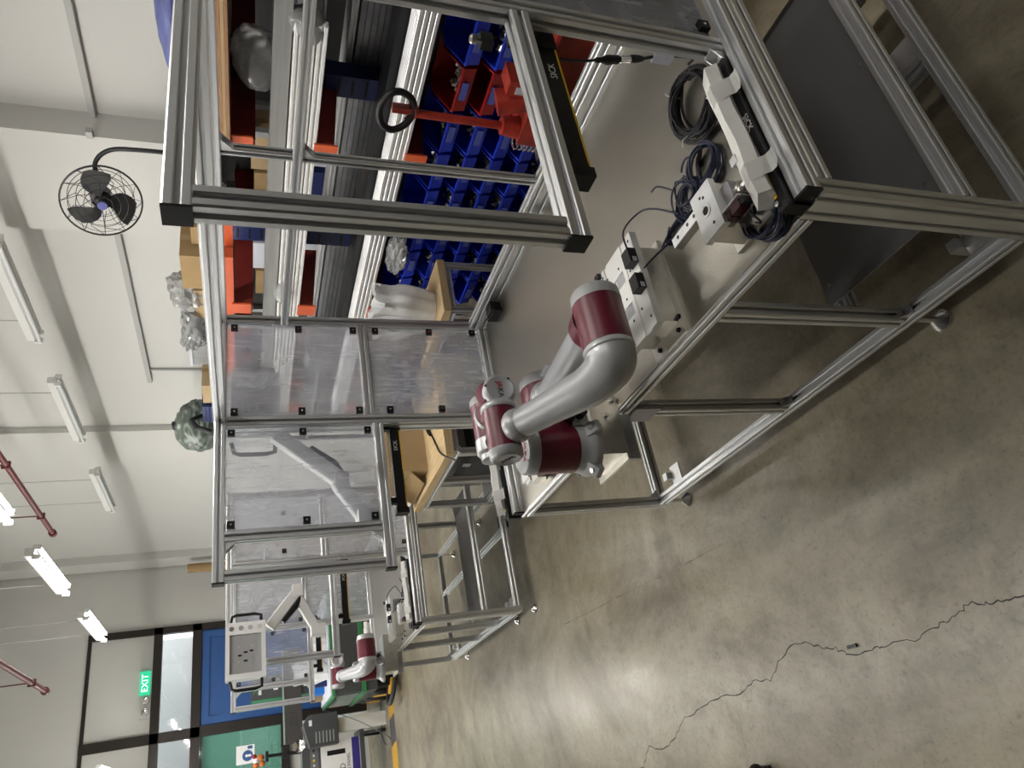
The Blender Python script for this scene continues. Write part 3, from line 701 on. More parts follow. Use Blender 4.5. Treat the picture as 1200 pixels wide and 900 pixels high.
# ---------------------------------------------------------------- light curtains on the bench and under the guard beams
def upper_curtain(label):
    t = thing('light_curtain', label, 'light curtain', (.28, .11, 1.222))
    obj('housing', bx(.085, .50, .094, .130, 1.222, 1.262), BLK, t, bev=.004)
    obj('window_strip', bx(.095, .49, .10, .124, 1.219, 1.222), mat('smoked_window', (.03, .005, .01), .1), t)
    obj('stripe', bx(.10, .44, .130, .1315, 1.221, 1.230), YEL, t); obj('stripe', bx(.10, .44, .0925, .094, 1.221, 1.2245), YEL, t)
    obj('end_cap', bx(.072, .095, .091, .133, 1.216, 1.266), CAPB, t, bev=.006); obj('end_cap', bx(.43, .505, .091, .133, 1.218, 1.265), CAPB, t, bev=.003)
    for x in (.12, .44): obj('hanger_bracket', bx(x-.012, x+.012, .0815, .106, 1.262, 1.325), CAPB, t)
    text('SICK', .022, frame_m((.36, .0925, 1.243), (1, 0, 0), (0, 0, 1)), LETW, t)
    return t
uc = upper_curtain('black light curtain bar with yellow edge under the near guard beam')
def lower_curtain(label):
    z = T+.003
    t = thing('light_curtain', label, 'light curtain', (.22, .055, z))
    obj('housing', bx(.012, .43, .042, .068, z, z+.05), BLK, t, bev=.004)
    obj('stripe', bx(.02, .42, .060, .0685, z+.05, z+.0515), YEL, t)
    b = BM(); box(b, .0, .034, .0405, .0685, z, z+.053); obj('end_bracket', b, CAPB, t, bev=.004)
    obj('screw', lathe(BM(), (.018, .062, z+.055), (0, 0, 1), [(0, .007), (.005, .006)], 10), CHROME, t)
    text('SICK', .022, frame_m((.235, .051, z+.0512), (-1, 0, 0), (0, -1, 0)), LETW, t)
    return t
lc = lower_curtain('black light curtain bar with yellow edge lying along the near end of the bench')
def foam(label):
    z = T+.003
    t = thing('foam_sleeve', label, 'foam', (.21, .09, z))
    b = BM(); q = [(.051, z+.066), (.0695, z+.03), (.0705, z+.002), (.095, z+.003), (.100, z+.05), (.094, z+.080), (.068, z+.088)]
    n = 14; rings = []
    for i in range(n+1):
        x = .038+(.41-.038)*i/n; k = .0012*math.sin(i*1.1); rings.append([b.verts.new((x+.012*math.sin(j*2.1+1)*(i in (0, n)), y+k*.6+random.uniform(-.001, .001), zz+.003*math.sin(i*.8+j)*(zz > z+.01))) for j, (y, zz) in enumerate(q)])
    for A, B in zip(rings, rings[1:]):
        for j in range(len(q)): b.faces.new((A[j], A[(j+1) % len(q)], B[(j+1) % len(q)], B[j]))
    b.faces.new(rings[0][::-1]); b.faces.new(rings[-1]); bmesh.ops.recalc_face_normals(b, faces=b.faces)
    obj('foam', b, FOAM, t, True)
    for x, wv in ((.335, .05), (.105, .045)):
        b = BM(); pr = [(.088, z+.0850), (.069, z+.091), (.049, z+.074), (.038, z+.060), (.024, z+.058), (.010, z+.066)]; vs = [[b.verts.new((x+dx*(1-.25*(i == 5)), y, zz+.004*abs(dx)*i)) for dx in (-wv/2, 0, wv/2)] for i, (y, zz) in enumerate(pr)]
        for A, B in zip(vs, vs[1:]):
            for j in range(2): b.faces.new((A[j], A[j+1], B[j+1], B[j]))
        obj('tape', b, TAPEC, t, True)
    b = BM(); vs = [b.verts.new(p) for p in ((.24, .091, z+.05), (.29, .092, z+.045), (.275, .115, z+.004), (.245, .122, z+.006))]; b.faces.new(vs); obj('torn_flap', b, FOAM, t)
    return t
fm = foam('white foam sleeve taped along the light curtain at the near bench end')
# ---------------------------------------------------------------- white fixture plate on its riser
def fixture_plate(label):
    z = T+.003; zt = .890
    t = thing('fixture_plate', label, 'fixture', (.16, .58, z))
    pl = obj('plate', bx(.02, .305, .485, .672, zt-.02, zt-.004), WPLA, t, bev=.001)
    for x0, x1, y0, y1 in ((.02, .305, .485, .515), (.02, .305, .545, .560), (.02, .10, .560, .612), (.135, .20, .560, .612), (.235, .305, .560, .612), (.02, .305, .612, .632), (.02, .305, .648, .672)):
        obj('land', bx(x0, x1, y0, y1, zt-.004, zt), WPLA, pl)
    for x0, x1 in ((.10, .135), (.20, .235)):
        obj('pocket', bx(x0, x1, .565, .605, zt-.004, zt-.003), DALU, pl)
    for x, y in ((.285, .66), (.265, .64), (.253, .575), (.155, .578), (.085, .575), (.21, .528), (.09, .528), (.15, .53), (.285, .50), (.05, .62), (.05, .50)):
        obj('hole', lathe(BM(), (x, y, zt), (0, 0, 1), [(0, .004), (.0004, .004)], 8), CAPB, pl)
    for x, y in ((.225, .492), (.145, .492)):
        s_ = obj('proximity_sensor', bx(x-.022, x+.022, y-.012, y+.022, zt, zt+.024), BLK, t, bev=.003)
        obj('sensor_label', bx(x-.02, x-.006, y-.0125, y-.012, zt+.004, zt+.016), LAB, s_)
    obj('riser', bx(.05, .285, .52, .655, z+.01, zt-.02), STEEL, t, bev=.002)
    obj('base_flange', bx(.012, .30, .505, .665, z, z+.01), STEEL, t, bev=.001)
    for x, y in ((.03, .53), (.03, .63), (.06, .513)): obj('bolt', lathe(BM(), (x, y, z+.01), (0, 0, 1), [(0, .007), (.006, .006)], 10), BLK, t)
    b = BM(); box(b, .29, .305, .665, .685, zt-.01, zt+.012); obj('stop_pin', b, BLK, t, bev=.003)
    return t
fp = fixture_plate('white plastic nest plate with two black sensors beyond the near robot elbow')
def fixture_block(label):
    z = T+.003; zt = .895
    t = thing('fixture_block', label, 'fixture', (.12, .21, z))
    tp = obj('top_plate', bx(.052, .175, .158, .232, zt-.016, zt), ALU2, t, bev=.001)
    rg = obj('bush', lathe(BM(), (.115, .195, zt), (0, 0, 1), [(0, .016), (.002, .016), (.002, .010), (-.006, .010)], 20, False), WHT, tp, True)
    obj('bore', lathe(BM(), (.115, .195, zt+.0005), (0, 0, 1), [(0, .010), (.0002, .010)], 16), CAPB, tp)
    for x, y in ((.155, .20), (.148, .19), (.075, .185)): obj('hole', lathe(BM(), (x, y, zt), (0, 0, 1), [(0, .004), (.0004, .004)], 8), CAPB, tp)
    obj('body', bx(.056, .168, .162, .226, z+.012, zt-.016), STEEL, t, bev=.001)
    obj('base_flange', bx(.05, .18, .12, .25, z, z+.012), STEEL, t, bev=.001)
    b = BM(); box(b, .10, .15, .135, .162, z+.03, z+.08); obj('cylinder_body', b, DALU, t, bev=.003)
    b = BM(); lathe(b, (.125, .135, z+.055), (0, -1, 0), [(0, .018), (.012, .018), (.012, .010), (.03, .010)], 14); obj('cylinder_rod', b, KNOB, t, True)
    bp = obj('sensor_bracket', bx(.0755, .0785, .102, .178, z+.045, zt-.004), ALU2, t)
    for y in (.126, .160):
        s_ = obj('photo_sensor', bx(.056, .0755, y-.014, y+.016, zt-.036, zt-.010), SENR, t, bev=.002); obj('sensor_back', bx(.058, .0755, y-.026, y-.014, zt-.035, zt-.012), BLK, s_)
    ar = obj('side_arm', bx(.17, .196, .262, .385, zt-.050, zt-.046), ALU2, t)
    obj('arm_web', bx(.17, .174, .262, .385, zt-.07, zt-.05), STEEL, t); obj('arm_block', bx(.13, .19, .226, .27, zt-.07, zt-.046), STEEL, t)
    for y in (.285, .315, .36): obj('hole', lathe(BM(), (.185, y, zt-.046), (0, 0, 1), [(0, .005), (.0004, .005)], 8), CAPB, ar)
    obj('upright_post', bx(.155, .175, .085, .105, z, z+.085), ALU2, t); 
    return t
fb = fixture_block('machined aluminium block with a round bush and two dark red sensors, near bench corner')
# ---------------------------------------------------------------- cables on the bench
def loops(c, rx, ry, n, rad, jit, seed, z0, hgt, tilt=0, turns=1.0):
    rr = random.Random(seed); pts = []; N = 22
    for k in range(n):
        ax = rx*(1+rr.uniform(-jit, jit)); ay = ry*(1+rr.uniform(-jit, jit)); cx = c[0]+rr.uniform(-jit, jit)*rx*.5; cy = c[1]+rr.uniform(-jit, jit)*ry*.5; zz = z0+rr.uniform(0, hgt); ph = rr.uniform(0, .5)
        for i in range(N):
            a = 2*math.pi*i/N+ph*0; u, v = ax*math.cos(a), ay*math.sin(a)
            pts.append((cx+u*math.cos(tilt)-v*math.sin(tilt), cy+u*math.sin(tilt)+v*math.cos(tilt), zz+.004*math.sin(a*2+k)))
    q = []
    for i in range(len(pts)):   # soften the jump from loop to loop
        a = pts[max(0, i-1)]; b = pts[i]; d = pts[min(len(pts)-1, i+1)]; q.append(tuple((a[j]+2*b[j]+d[j])/4 for j in range(3)))
    return q
zb = T+.006
ck = thing('cable_coil', 'large coil of black cable on the grey bench top, tied with white ties', 'cable', (.46, .19, T+.003))
obj('cable', tube(BM(), loops((.46, .19), .088, .074, 15, .0035, .16, 3, zb+.002, .035, .3), .0036, 6), KCAB, ck, True)
tail = [(.55, .15, zb+.03), (.535, .125, .83), (.527, .12, .874), (.512, .12, .937), (.492, .12, .985)]
obj('cable_tail', tube(BM(), smooth_path(tail), .0036, 6), KCAB, ck, True)
b = BM(); lathe(b, (.487, .12, 1.005), (-.25, 0, 1), [(-.025, .006), (-.01, .009), (.008, .010), (.009, .007)], 12); obj('connector_plug', b, BLK, ck, True)
b = BM(); lathe(b, (.483, .12, 1.018), (-.25, 0, 1), [(0, .0085), (.028, .0085), (.029, .007)], 12); obj('connector_sleeve', b, CHROME, ck, True)
b = BM(); lathe(b, (.474, .12, 1.05), (-.25, 0, 1), [(0, .010), (.03, .011), (.045, .006), (.06, .006)], 12); obj('connector_socket', b, BLK, ck, True)
tail = [(.460, .12, 1.105), (.450, .12, 1.14), (.440, .118, 1.20), (.46, .112, 1.25), (.50, .10, 1.268), (.515, .10, 1.272)]
obj('cable_tail', tube(BM(), smooth_path(tail), .0032, 6), KCAB, ck, True)
b = BM(); box(b, .503, .507, .108, .132, .90, .95); obj('cable_tag', b, LAB, ck)
for (x, y, a) in ((.545, .24, .4), (.40, .12, 1.2), (.385, .245, 2.2)):
    q = [(x+.018*math.cos(a)*math.cos(k*.9), y+.018*math.sin(a)*math.cos(k*.9), zb+.025+.022*math.sin(k*.9)) for k in range(7)]
    obj('cable_tie', tube(BM(), q, .0016, 5, True), WHT, ck)
def coil(label, parts, tails, m=NAVY, loc=None):
    t = thing('cable_coil', label, 'cable', loc or (parts[0][0][0], parts[0][0][1], T+.003))
    for p in parts: obj('cable', tube(BM(), loops(*p), .0030, 6), m, t, True)
    for q in tails: obj('cable_tail', tube(BM(), smooth_path(q), .0026, 6), m, t, True)
    return t
c1 = coil('navy cable coil lying between the large black coil and the aluminium block', [((.305, .235), .052, .048, 9, .003, .14, 5, zb, .03)], [[(.35, .25, zb+.02), (.37, .28, zb+.02), (.38, .31, zb+.01), (.375, .33, zb+.004)]])
c2 = coil('tangled navy cable bundle trailing from the aluminium block towards the white nest plate', [((.29, .335), .05, .045, 7, .003, .3, 8, zb, .035), ((.262, .415), .016, .055, 6, .003, .3, 9, zb, .02), ((.27, .30), .03, .03, 4, .003, .3, 19, zb+.02, .03)],
    [[(.262, .36, zb+.03), (.33, .42, zb+.05), (.36, .47, zb+.06), (.31, .49, zb+.11), (.247, .497, .902)], [(.25, .46, zb+.01), (.22, .48, zb+.05), (.18, .488, .885), (.165, .492, .900)], [(.34, .36, zb+.02), (.39, .40, zb+.03), (.40, .43, zb+.03)], [(.26, .46, zb+.01), (.25, .40, zb+.04), (.22, .38, zb+.06)]])
c3 = coil('navy cable coil at the near front corner of the bench under the foam end', [((.052, .128), .060, .046, 12, .003, .16, 12, zb, .045, .5)], [[(.055, .075, .85), (.05, .06, .83), (.06, .09, zb+.05), (.09, .13, zb+.05)], [(.055, .125, .855), (.035, .13, .83), (.05, .15, zb+.03)]])
c4 = coil('black cable bundle hanging at the bench front edge left of the near robot', [((.06, 1.40), .030, .055, 8, .003, .25, 14, zb, .04)], [[(.03, 1.45, zb), (.025, 1.48, zb+.01), (.03, 1.52, zb+.005)], [(.08, 1.35, zb+.03), (.09, 1.28, zb+.02), (.05, 1.22, zb+.07)]], KCAB)
# more steel work behind the near robot
def far_fixture(label):
    z = T+.003; t = thing('fixture_block', label, 'fixture', (.14, 1.6, z))
    obj('base_block', bx(.03, .26, 1.50, 1.56, z, z+.05), STEEL, t, bev=.002); obj('white_rail', bx(.04, .27, 1.45, 1.50, z+.02, z+.075), WPLA, t, bev=.002)
    obj('slide_rail', bx(.05, .27, 1.585, 1.63, z, z+.045), ALU2, t, bev=.002); obj('slide_plate', bx(.06, .25, 1.575, 1.64, z+.045, z+.055), ALU2, t)
    for x in (.10, .16, .22): obj('screw', lathe(BM(), (x, 1.60, z+.055), (0, 0, 1), [(0, .006), (.004, .005)], 8), BLK, t)
    obj('sensor', bx(.17, .25, 1.655, 1.69, z, z+.06), BLK, t, bev=.003)
    return t
ff = far_fixture('white and steel slide fixture at the far end of the near bench, under the wrist')

# ---------------------------------------------------------------- second workcell: the same equipment 3.83 m further on
D = (0, 3.83, 0)
dup(cell, D, 'second aluminium workcell standing beyond the wooden-topped table')
dup(rob, D, 'small dark red and silver robot arm in the second workcell, far away')
dup(pd, D, 'steel pedestal under the robot of the second workcell')
dup(uc, D, 'black light curtain under the near guard beam of the second workcell')
dup(lc, D, 'black light curtain along the near end of the second bench'); dup(fm, D, 'white foam sleeve at the near end of the second bench')
dup(fp, D, 'white nest plate with sensors on the second bench'); dup(fb, D, 'machined block with bush on the second bench')
dup(ck, D, 'black cable coil on the second bench'); dup(c2, D, 'navy cable bundle on the second bench'); dup(c3, D, 'navy cable coil at the near corner of the second bench')
DE = (0, 1.82, .01); DL = (0, 1.82, 0)
dup(uc, DE, 'black light curtain under the far guard beam of the near workcell, before the carton')
dup(lc, DL, 'black light curtain at the far end of the near bench, left of the robot'); dup(fm, DL, 'white foam sleeve at the far end of the near bench, left of the robot')
dup(uc, (0, 5.65, .01), 'black light curtain under the far guard beam of the second workcell'); dup(fm, (0, 5.65, 0), 'white foam sleeve at the far end of the second bench')
# binder clip on the second cell
bc = thing('binder_clip', 'black binder clip gripping the mid post of the second workcell', 'clip', (.44, 3.86, 1.25))
obj('clip_body', prism(BM(), [(.43, 1.22), (.458, 1.215), (.458, 1.265), (.43, 1.26)], 'y', 3.855, 3.90), CAPB, bc)
for z in (1.222, 1.258): obj('clip_handle', tube(BM(), [(.458, 3.86, z), (.49, 3.862, z+.01), (.50, 3.875, z+.01), (.49, 3.892, z+.01), (.458, 3.895, z)], .0025, 5), CHROME, bc)

# ---------------------------------------------------------------- operator panels on swing arms
def hmi(label, cx, cy, cz, w_=.30, h_=.21):
    """shallow white box lying on its side: button row down its right edge, window opening, a handle at each end"""
    t = thing('operator_panel_box', label, 'control box', (cx, cy, cz-h_/2))
    x0, x1, z0, z1 = cx-w_/2, cx+w_/2, cz-h_/2, cz+h_/2
    obj('enclosure', bx(x0, x1, cy, cy+.075, z0, z1), WHT, t, bev=.004)
    obj('window_recess', bx(x0+.028, x1-.065, cy-.001, cy, z0+.022, z1-.022), mat('satin_recess', (.45, .45, .45), .35, .6), t)
    for a in ((x1-.065, x1, z0, z1), (x0, x0+.028, z0, z1), (x0+.028, x1-.065, z0, z0+.022), (x0+.028, x1-.065, z1-.022, z1)): obj('front_bezel', bx(a[0], a[1], cy-.022, cy-.001, a[2], a[3]), WHT, t)
    for k in range(4): obj('button_hole', lathe(BM(), (x1-.033, cy-.0222, z1-.032-k*.049), (0, -1, 0), [(0, .013), (.001, .013)], 14), [mat('grey_a', (.16, .16, .16), .5), mat('grey_b', (.30, .30, .30), .5), mat('grey_c', (.46, .46, .46), .5), mat('grey_d', (.62, .62, .62), .5)][k], t)
    for px, pz in ((x0+.09, z0+.07), (x1-.13, z0+.07), (x0+.09, z1-.07), (x1-.13, z1-.07)): obj('screw', lathe(BM(), (px, cy-.001, pz), (0, -1, 0), [(0, .006), (.004, .006)], 8), KNOB, t)
    for px, pz in ((.0, .03), (.015, .0), (-.03, .0), (.02, -.03)): obj('cable_hole', bx(cx-.03+px, cx-.02+px, cy-.002, cy-.001, cz+pz-.01, cz+pz+.01), CAPB, t)
    for xx, sg in ((x0, -1), (x1, 1)):
        q = [(xx, cy+.03, z0+.022), (xx+sg*.042, cy+.03, z0+.0223), (xx+sg*.05, cy+.03, z0+.055), (xx+sg*.05, cy+.03, z1-.055), (xx+sg*.042, cy+.03, z1-.033), (xx, cy+.03, z1-.022)]
        obj('handle', tube(BM(), q, .009, 8), BLK, t, True)
    return t
def swing_arm(label, base, elbow, tip, flip=1):
    t = thing('swing_arm', label, 'support arm', base); y = base[1]
    b = BM(); box(b, base[0]-.03, base[0]+.03, y-.0665, y+.03, base[2]-.04, base[2]+.04); obj('clamp', b, WHT, t, bev=.004)
    B_, E_, P_ = Vector(base), Vector(elbow), Vector(tip)
    def arm(a, c, ww, th, nm):
        d = (c-a); L = d.length; d.normalize(); s = Vector((0, 1, 0)); u = d.cross(s).normalized(); bm = BM(); box(bm, 0, L, -ww/2, ww/2, -th/2, th/2, Matrix(((d.x, u.x, s.x, a.x), (d.y, u.y, s.y, a.y), (d.z, u.z, s.z, a.z), (0, 0, 0, 1)))); return obj(nm, bm, WHT, t, bev=.005)
    arm(B_, E_+Vector((0, 0, .02)), .055, .045, 'lower_arm'); arm(E_, P_, .062, .045, 'upper_arm')
    b = BM(); box(b, E_.x-.035, E_.x+.035, E_.y-.03, E_.y+.03, E_.z-.025, E_.z+.03); obj('elbow_joint', b, WHT, t, bev=.006)
    d = (P_-E_).normalized(); u = Vector((0, 0, -1)); q = E_+u*.02
    b = tube(BM(), [q+d*.03+u*.015, q+d*.12+u*.04, q+d*.23+u*.035], [.012, .02, .016], 10); obj('gas_strut', b, BLK, t, True)
    return t
hmi('white operator panel box blurred behind the near cell acrylic panel', .60, 2.012, 1.80)
swing_arm('white swing arm seen through the near cell acrylic panel', (.065, 1.968, 1.385), (.235, 1.968, 1.470), (.46, 1.985, 1.72))
hmi('white operator panel box with four button holes on the second workcell', -.06, 3.66, 1.83)
swing_arm('white swing arm carrying the panel box of the second workcell', (.03, 3.83, 1.425), (.27, 3.79, 1.535), (.07, 3.77, 1.70))
# ---------------------------------------------------------------- cantilever rack along the right wall
rk = thing('cantilever_rack', 'dark blue cantilever rack with orange arms behind the bench', 'rack', (2.1, 2.2, 0))
LV = (1.885, 1.527, 1.117)
YC = (.38, 1.63, 2.87, 4.12)
for ki, y in enumerate(YC):
    cy = y-(.05, .05, .19, .19)[ki]
    col = obj('column', bx(2.08, 2.18, cy-.06, cy+.06, 0, 2.05), NBLU, rk)
    b = BM()
    for k in range(26): box(b, 2.078, 2.08, cy-.04, cy+.04, .3+k*.065, .312+k*.065)
    o = obj('punched_slots', b, CAPB, col); o['kind'] = 'stuff'
    obj('foot_beam', bx(1.7, 2.2, cy-.05, cy+.05, 0, .1), NBLU, rk)
    for li, z in enumerate(LV):
        b = prism(BM(), [(1.69, z), (1.69, z-.075), (2.12, z-.115), (2.12, z)], 'y', y-.028, y+.028) if li else prism(BM(), [(1.69, z), (1.69, z-.10), (2.95, z-.11), (2.95, z)], 'y', y-.028, y+.028)
        if li == 2: obj('back_arm', bx(2.18, 2.44, cy-.028, cy+.028, z-.09, z), DRED, rk)
        a = obj('arm', b, DRED, rk); obj('arm_lip', bx(1.682, 1.692, y-.045, y+.045, z-.09, z+.012), ORNG, a, label='orange end lip')
def bar(x0, x1, y0, y1, z0, z1, m, label, group, name='profile_bar', cat='metal bar', slots=True):
    L = y1-y0; key = (round(x1-x0, 4), round(z1-z0, 4), round(L, 3), m.name, slots)
    if key not in BARS:
        if slots: bm = prism(BM(), [(u-(x1-x0)/2, v) for u, v in slotpoly(x1-x0, z1-z0, .03, .0035, .008)], 'y', -L/2, L/2)
        else: bm = bx(-(x1-x0)/2, (x1-x0)/2, -L/2, L/2, 0, z1-z0)
        me = bpy.data.meshes.new(name); bm.to_mesh(me); bm.free(); me.materials.append(m); BARS[key] = me
    o = link(bpy.data.objects.new(name, BARS[key])); o.location = ((x0+x1)/2, (y0+y1)/2, z0); return tag(o, label, cat, group)
BARS = {}
zt = LV[2]
o3 = ['first', 'second', 'third', 'fourth']; lay = ['bottom', 'second', 'third', 'fourth', 'fifth', 'sixth', 'seventh', 'eighth', 'ninth']
for i in range(3):
    for j in range(2): bar(1.70+i*.046, 1.742+i*.046, .15+.05*i, 4.1+.1*j, zt+.001+j*.046, zt+.042+j*.046, ALU2, 'bright slotted aluminium bar on the lowest arms, %s from the tip, %s layer' % (o3[i], lay[j]), 'bright bars on the lowest arms')
for j in range(8):
    for i in range(4): bar(2.195+i*.057, 2.245+i*.057, .05+random.uniform(0, .3), 4.4+.2*(j % 2), zt+.001+j*.028, zt+.0255+j*.028, DALU, 'dull grey bar stacked behind the rack columns, %s from the front, %s layer' % (o3[i], lay[j]), 'dull bars stacked behind the columns', slots=False)
KALU = mat('black_anodised', (.025, .025, .028), .4, .5)
for j in range(3):
    for i in range(3): bar(1.85+i*.06, 1.905+i*.06, .1+.1*i, 4.1+.1*j, zt+.001+j*.042, zt+.041+j*.042, KALU, 'black anodised bar behind the bright bars, %s back, %s layer' % (o3[i], lay[j]), 'black bars on the lowest arms', slots=False)
bar(2.20, 2.40, .2, 4.4, zt+.23, zt+.262, ALU2, 'flat pale aluminium channel lying on the dull bar stack', None)
zm = LV[1]
for i in range(3):
    for j in range(3): bar(1.70+i*.042, 1.738+i*.042, 1.02+.1*i, 4.2, zm+.001+j*.043, zm+.039+j*.043, mat('white_wrapped_bar', (.74, .74, .73), .45, noise=.1, nscale=20, bump=.4, bscale=40), 'white film wrapped bar on the middle arms, %s from the tip, %s layer' % (o3[i], lay[j]), 'white wrapped bars on the middle arms', 'wrapped_bar')
for i in range(3): bar(1.84+i*.06, 1.89+i*.06, .2, 4.3, zm+.001, zm+.06, DALU, 'grey channel bar behind the white wrapped bars, %s from them' % o3[i], 'grey channel bars on the middle arms')
bar(1.72, 1.82, 0.3, 4.1, zm+.132, zm+.20, mat('clear_tube_bundle', (.30, .30, .29), .3, .2, noise=.15, nscale=8, stretch=(6, .2, 6)), 'long grey wrapped tube lying on the white wrapped bars', None, 'wrapped_tube', slots=False)
single('film_tuft', lump(BM(), (1.745, 1.05, zm+.07), (.05, .07, .065), 4, amp=.25, sub=4), CLRB, 'white plastic film bunched over the bar ends on the middle arm', 'plastic film', smooth=True)
single('film_tuft', lump(BM(), (1.70, 2.72, zm+.10), (.035, .10, .045), 6, amp=.15, sub=2), CLRB, 'clear film bundle tied round the wrapped bars by the far column', 'plastic film', smooth=True)
# plywood sheets on the top arms
for k in range(3): bar(1.66+.01*k, 2.5, .05, 1.66-.02*k, LV[0]+.002+k*.0135, LV[0]+.0145+k*.0135, [PLY, CARD2, PLY][k], 'plywood sheet on the top orange arms, %s' % ['lowest of three', 'middle of three', 'uppermost of three'][k], None, 'plywood_sheet', 'board', False)
b = prism(BM(), [(1.69, LV[0]), (1.77, LV[0]), (1.77, LV[0]+.006), (1.70, LV[0]+.006), (1.70, LV[0]+.05), (1.69, LV[0]+.05)], 'y', 2.45, 3.9)
b.free()
bar(1.69, 1.76, 2.42, 4.0, LV[0]+.002, LV[0]+.06, ORNG, 'orange steel beam lying along the top arms beyond the guard post', None, 'orange_beam', 'beam', False)
for k in range(3): bar(1.78+.05*k, 1.82+.05*k, 2.2, 2.44, LV[0]+.002, LV[0]+.05, ORNG, 'short orange steel offcut on the top arm, %s from the tip' % o3[k], 'orange offcuts on the top arm', 'orange_offcut', 'beam', False)
# ---------------------------------------------------------------- small-parts bins on a louvre panel
lp = thing('louvre_panel', 'dark louvred panel carrying the coloured parts bins', 'panel', (2.0, 1.8, .25))
obj('back_sheet', bx(1.99, 2.0, .55, 3.1, .25, 1.02), CONB, lp)
for k in range(7): obj('louvre', bx(1.975, 1.99, .55, 3.1, .33+k*.115, .345+k*.115), CONB, lp)
for y in (1.25, 3.05): obj('stand_post', bx(1.99, 2.03, y-.02, y+.02, 0, 1.04), CONB, lp)
def make_bin(m, w_=.224, d=.205, h=.130):
    """open fronted stacking bin, front towards -X, origin at its bottom front centre"""
    b = BM(); th = .004; hw = w_/2
    prof = [(0, 0), (d, 0), (d, h), (d*.52, h), (.0-.012, h*.48)]
    for sy in (-hw, hw-th): prism(b, prof, 'y', sy, sy+th)
    box(b, 0, d, -hw, hw, 0, th); box(b, d-th, d, -hw, hw, 0, h)
    prism(b, [(0, 0), (th, 0), (-.008, h*.48), (-.013, h*.48)], 'y', -hw, hw)
    for sy in (-hw-.004, hw-.002): prism(b, [(-.016, h*.44), (-.012, h*.50), (d*.52, h+.004), (d, h+.004), (d, h-.004), (d*.54, h-.004)], 'y', sy, sy+.006)
    box(b, -.018, -.006, -hw, hw, h*.44, h*.50)
    me = bpy.data.meshes.new('bin'); b.to_mesh(me); b.free(); me.materials.append(m); return me
BINM = {'b': make_bin(BIN_B), 'r': make_bin(BIN_R), 'g': make_bin(BIN_G)}
lab_me = bpy.data.meshes.new('label_card'); b = bx(-.0165, -.0125, -.045, .045, .018, .048); b.to_mesh(lab_me); b.free(); lab_me.materials.append(LABB)
def contents_mesh(seed, m):
    rr = random.Random(seed); b = BM()
    for k in range(60):
        M = Matrix.Translation((rr.uniform(.02, .17), rr.uniform(-.08, .08), rr.uniform(.008, .05)))@Matrix.Rotation(rr.uniform(0, 3), 4, (rr.random(), rr.random(), rr.random()+.1)); s = rr.uniform(.006, .014)
        box(b, -s, s, -s*.5, s*.5, -s*.5, s*.5, M)
    me = bpy.data.meshes.new('small_parts'); b.to_mesh(me); b.free(); me.materials.append(m); return me
CONT = [contents_mesh(1, SCREW), contents_mesh(2, mat('mixed_fittings', (.12, .12, .12), .4, .5, noise=.5, nscale=90)), contents_mesh(3, SCREW)]
cols = [.765, 1.01, 1.255, 1.50, 1.745, 1.99, 2.235, 2.48, 2.725]
ordn = ['first', 'second', 'third', 'fourth', 'fifth', 'sixth', 'seventh', 'eighth', 'ninth', 'tenth']
rown = ['top', 'second', 'third', 'fourth', 'lowest']
for ci, y in enumerate(cols):
    for ri in range(5):
        z = .893-ri*.136
        kind = 'r' if ci == 2 and ri < 3 else ('g' if ci == 0 and ri in (1, 3) else 'b')
        if ci == 0 and ri == 4: continue
        x0 = 1.765+.012*ri*0
        o = link(bpy.data.objects.new('parts_bin', BINM[kind])); o.location = (x0, y, z)
        cn = {'b': 'blue', 'r': 'red', 'g': 'green'}[kind]
        k = (ci*3+ri*5) % 4
        tag(o, '%s parts bin%s, %s row, %s column from the near end' % (cn, ' of small metal parts' if k < 3 else '', rown[ri], ordn[ci]), 'bin', 'parts bins on the louvre panel')
        l = link(bpy.data.objects.new('label_card', lab_me)); l.parent = o
        if k < 3:
            s_ = link(bpy.data.objects.new('small_parts', CONT[k])); s_.parent = o; s_['kind'] = 'stuff'
# ---------------------------------------------------------------- red pallet truck between bench and bins
pt = thing('pallet_truck', 'red hand pallet truck with a looped grip, parked behind the bench', 'pallet truck', (1.38, 1.0, 0))
X0 = 1.37
loopq = [(X0, 1.085, 1.225), (X0-.01, 1.135, 1.25), (X0-.02, 1.16, 1.30), (X0-.02, 1.13, 1.345), (X0-.02, 1.06, 1.36), (X0-.02, 1.0, 1.335), (X0-.015, .985, 1.295), (X0-.005, 1.02, 1.245)]
obj('grip_loop', tube(BM(), smooth_path(loopq+[loopq[0]], 5)[:-1], .0135, 10, True), BLK, pt, True)
obj('grip_neck', tube(BM(), [(X0, 1.125, 1.245), (X0, 1.085, 1.215), (X0, 1.03, 1.24)], .0145, 10), PRED, pt, True)
obj('release_lever', bx(X0-.02, X0+.01, 1.055, 1.08, 1.24, 1.31), PRED, pt, bev=.004)
obj('handle_shaft', cyl(BM(), (X0, 1.085, 1.22), (X0+.0, 1.09, .86), .0165, 12), PRED, pt, True)
obj('shaft_socket', cyl(BM(), (X0, 1.09, .87), (X0, 1.09, .80), .036, 14, .046), PRED, pt, True)
pb = obj('pump_body', bx(X0-.05, X0+.09, .93, 1.13, .66, .80), PRED, pt, bev=.02)
obj('pump_cylinder', cyl(BM(), (X0-.02, .90, .74), (X0-.02, .97, .93), .05, 16), PRED, pt, True)
obj('pump_crosshead', bx(X0-.06, X0+.05, .84, .90, .72, .92), PRED, pt, bev=.015)
obj('data_plate', bx(X0-.062, X0-.060, .86, .89, .84, .89), LAB, pt)
b = tube(BM(), [(X0-.02+.026*math.cos(a*.7), 1.15+.026*math.sin(a*.7), .80-a*.0022) for a in range(80)], .0042, 6); obj('return_spring', b, CHROME, pt, True)
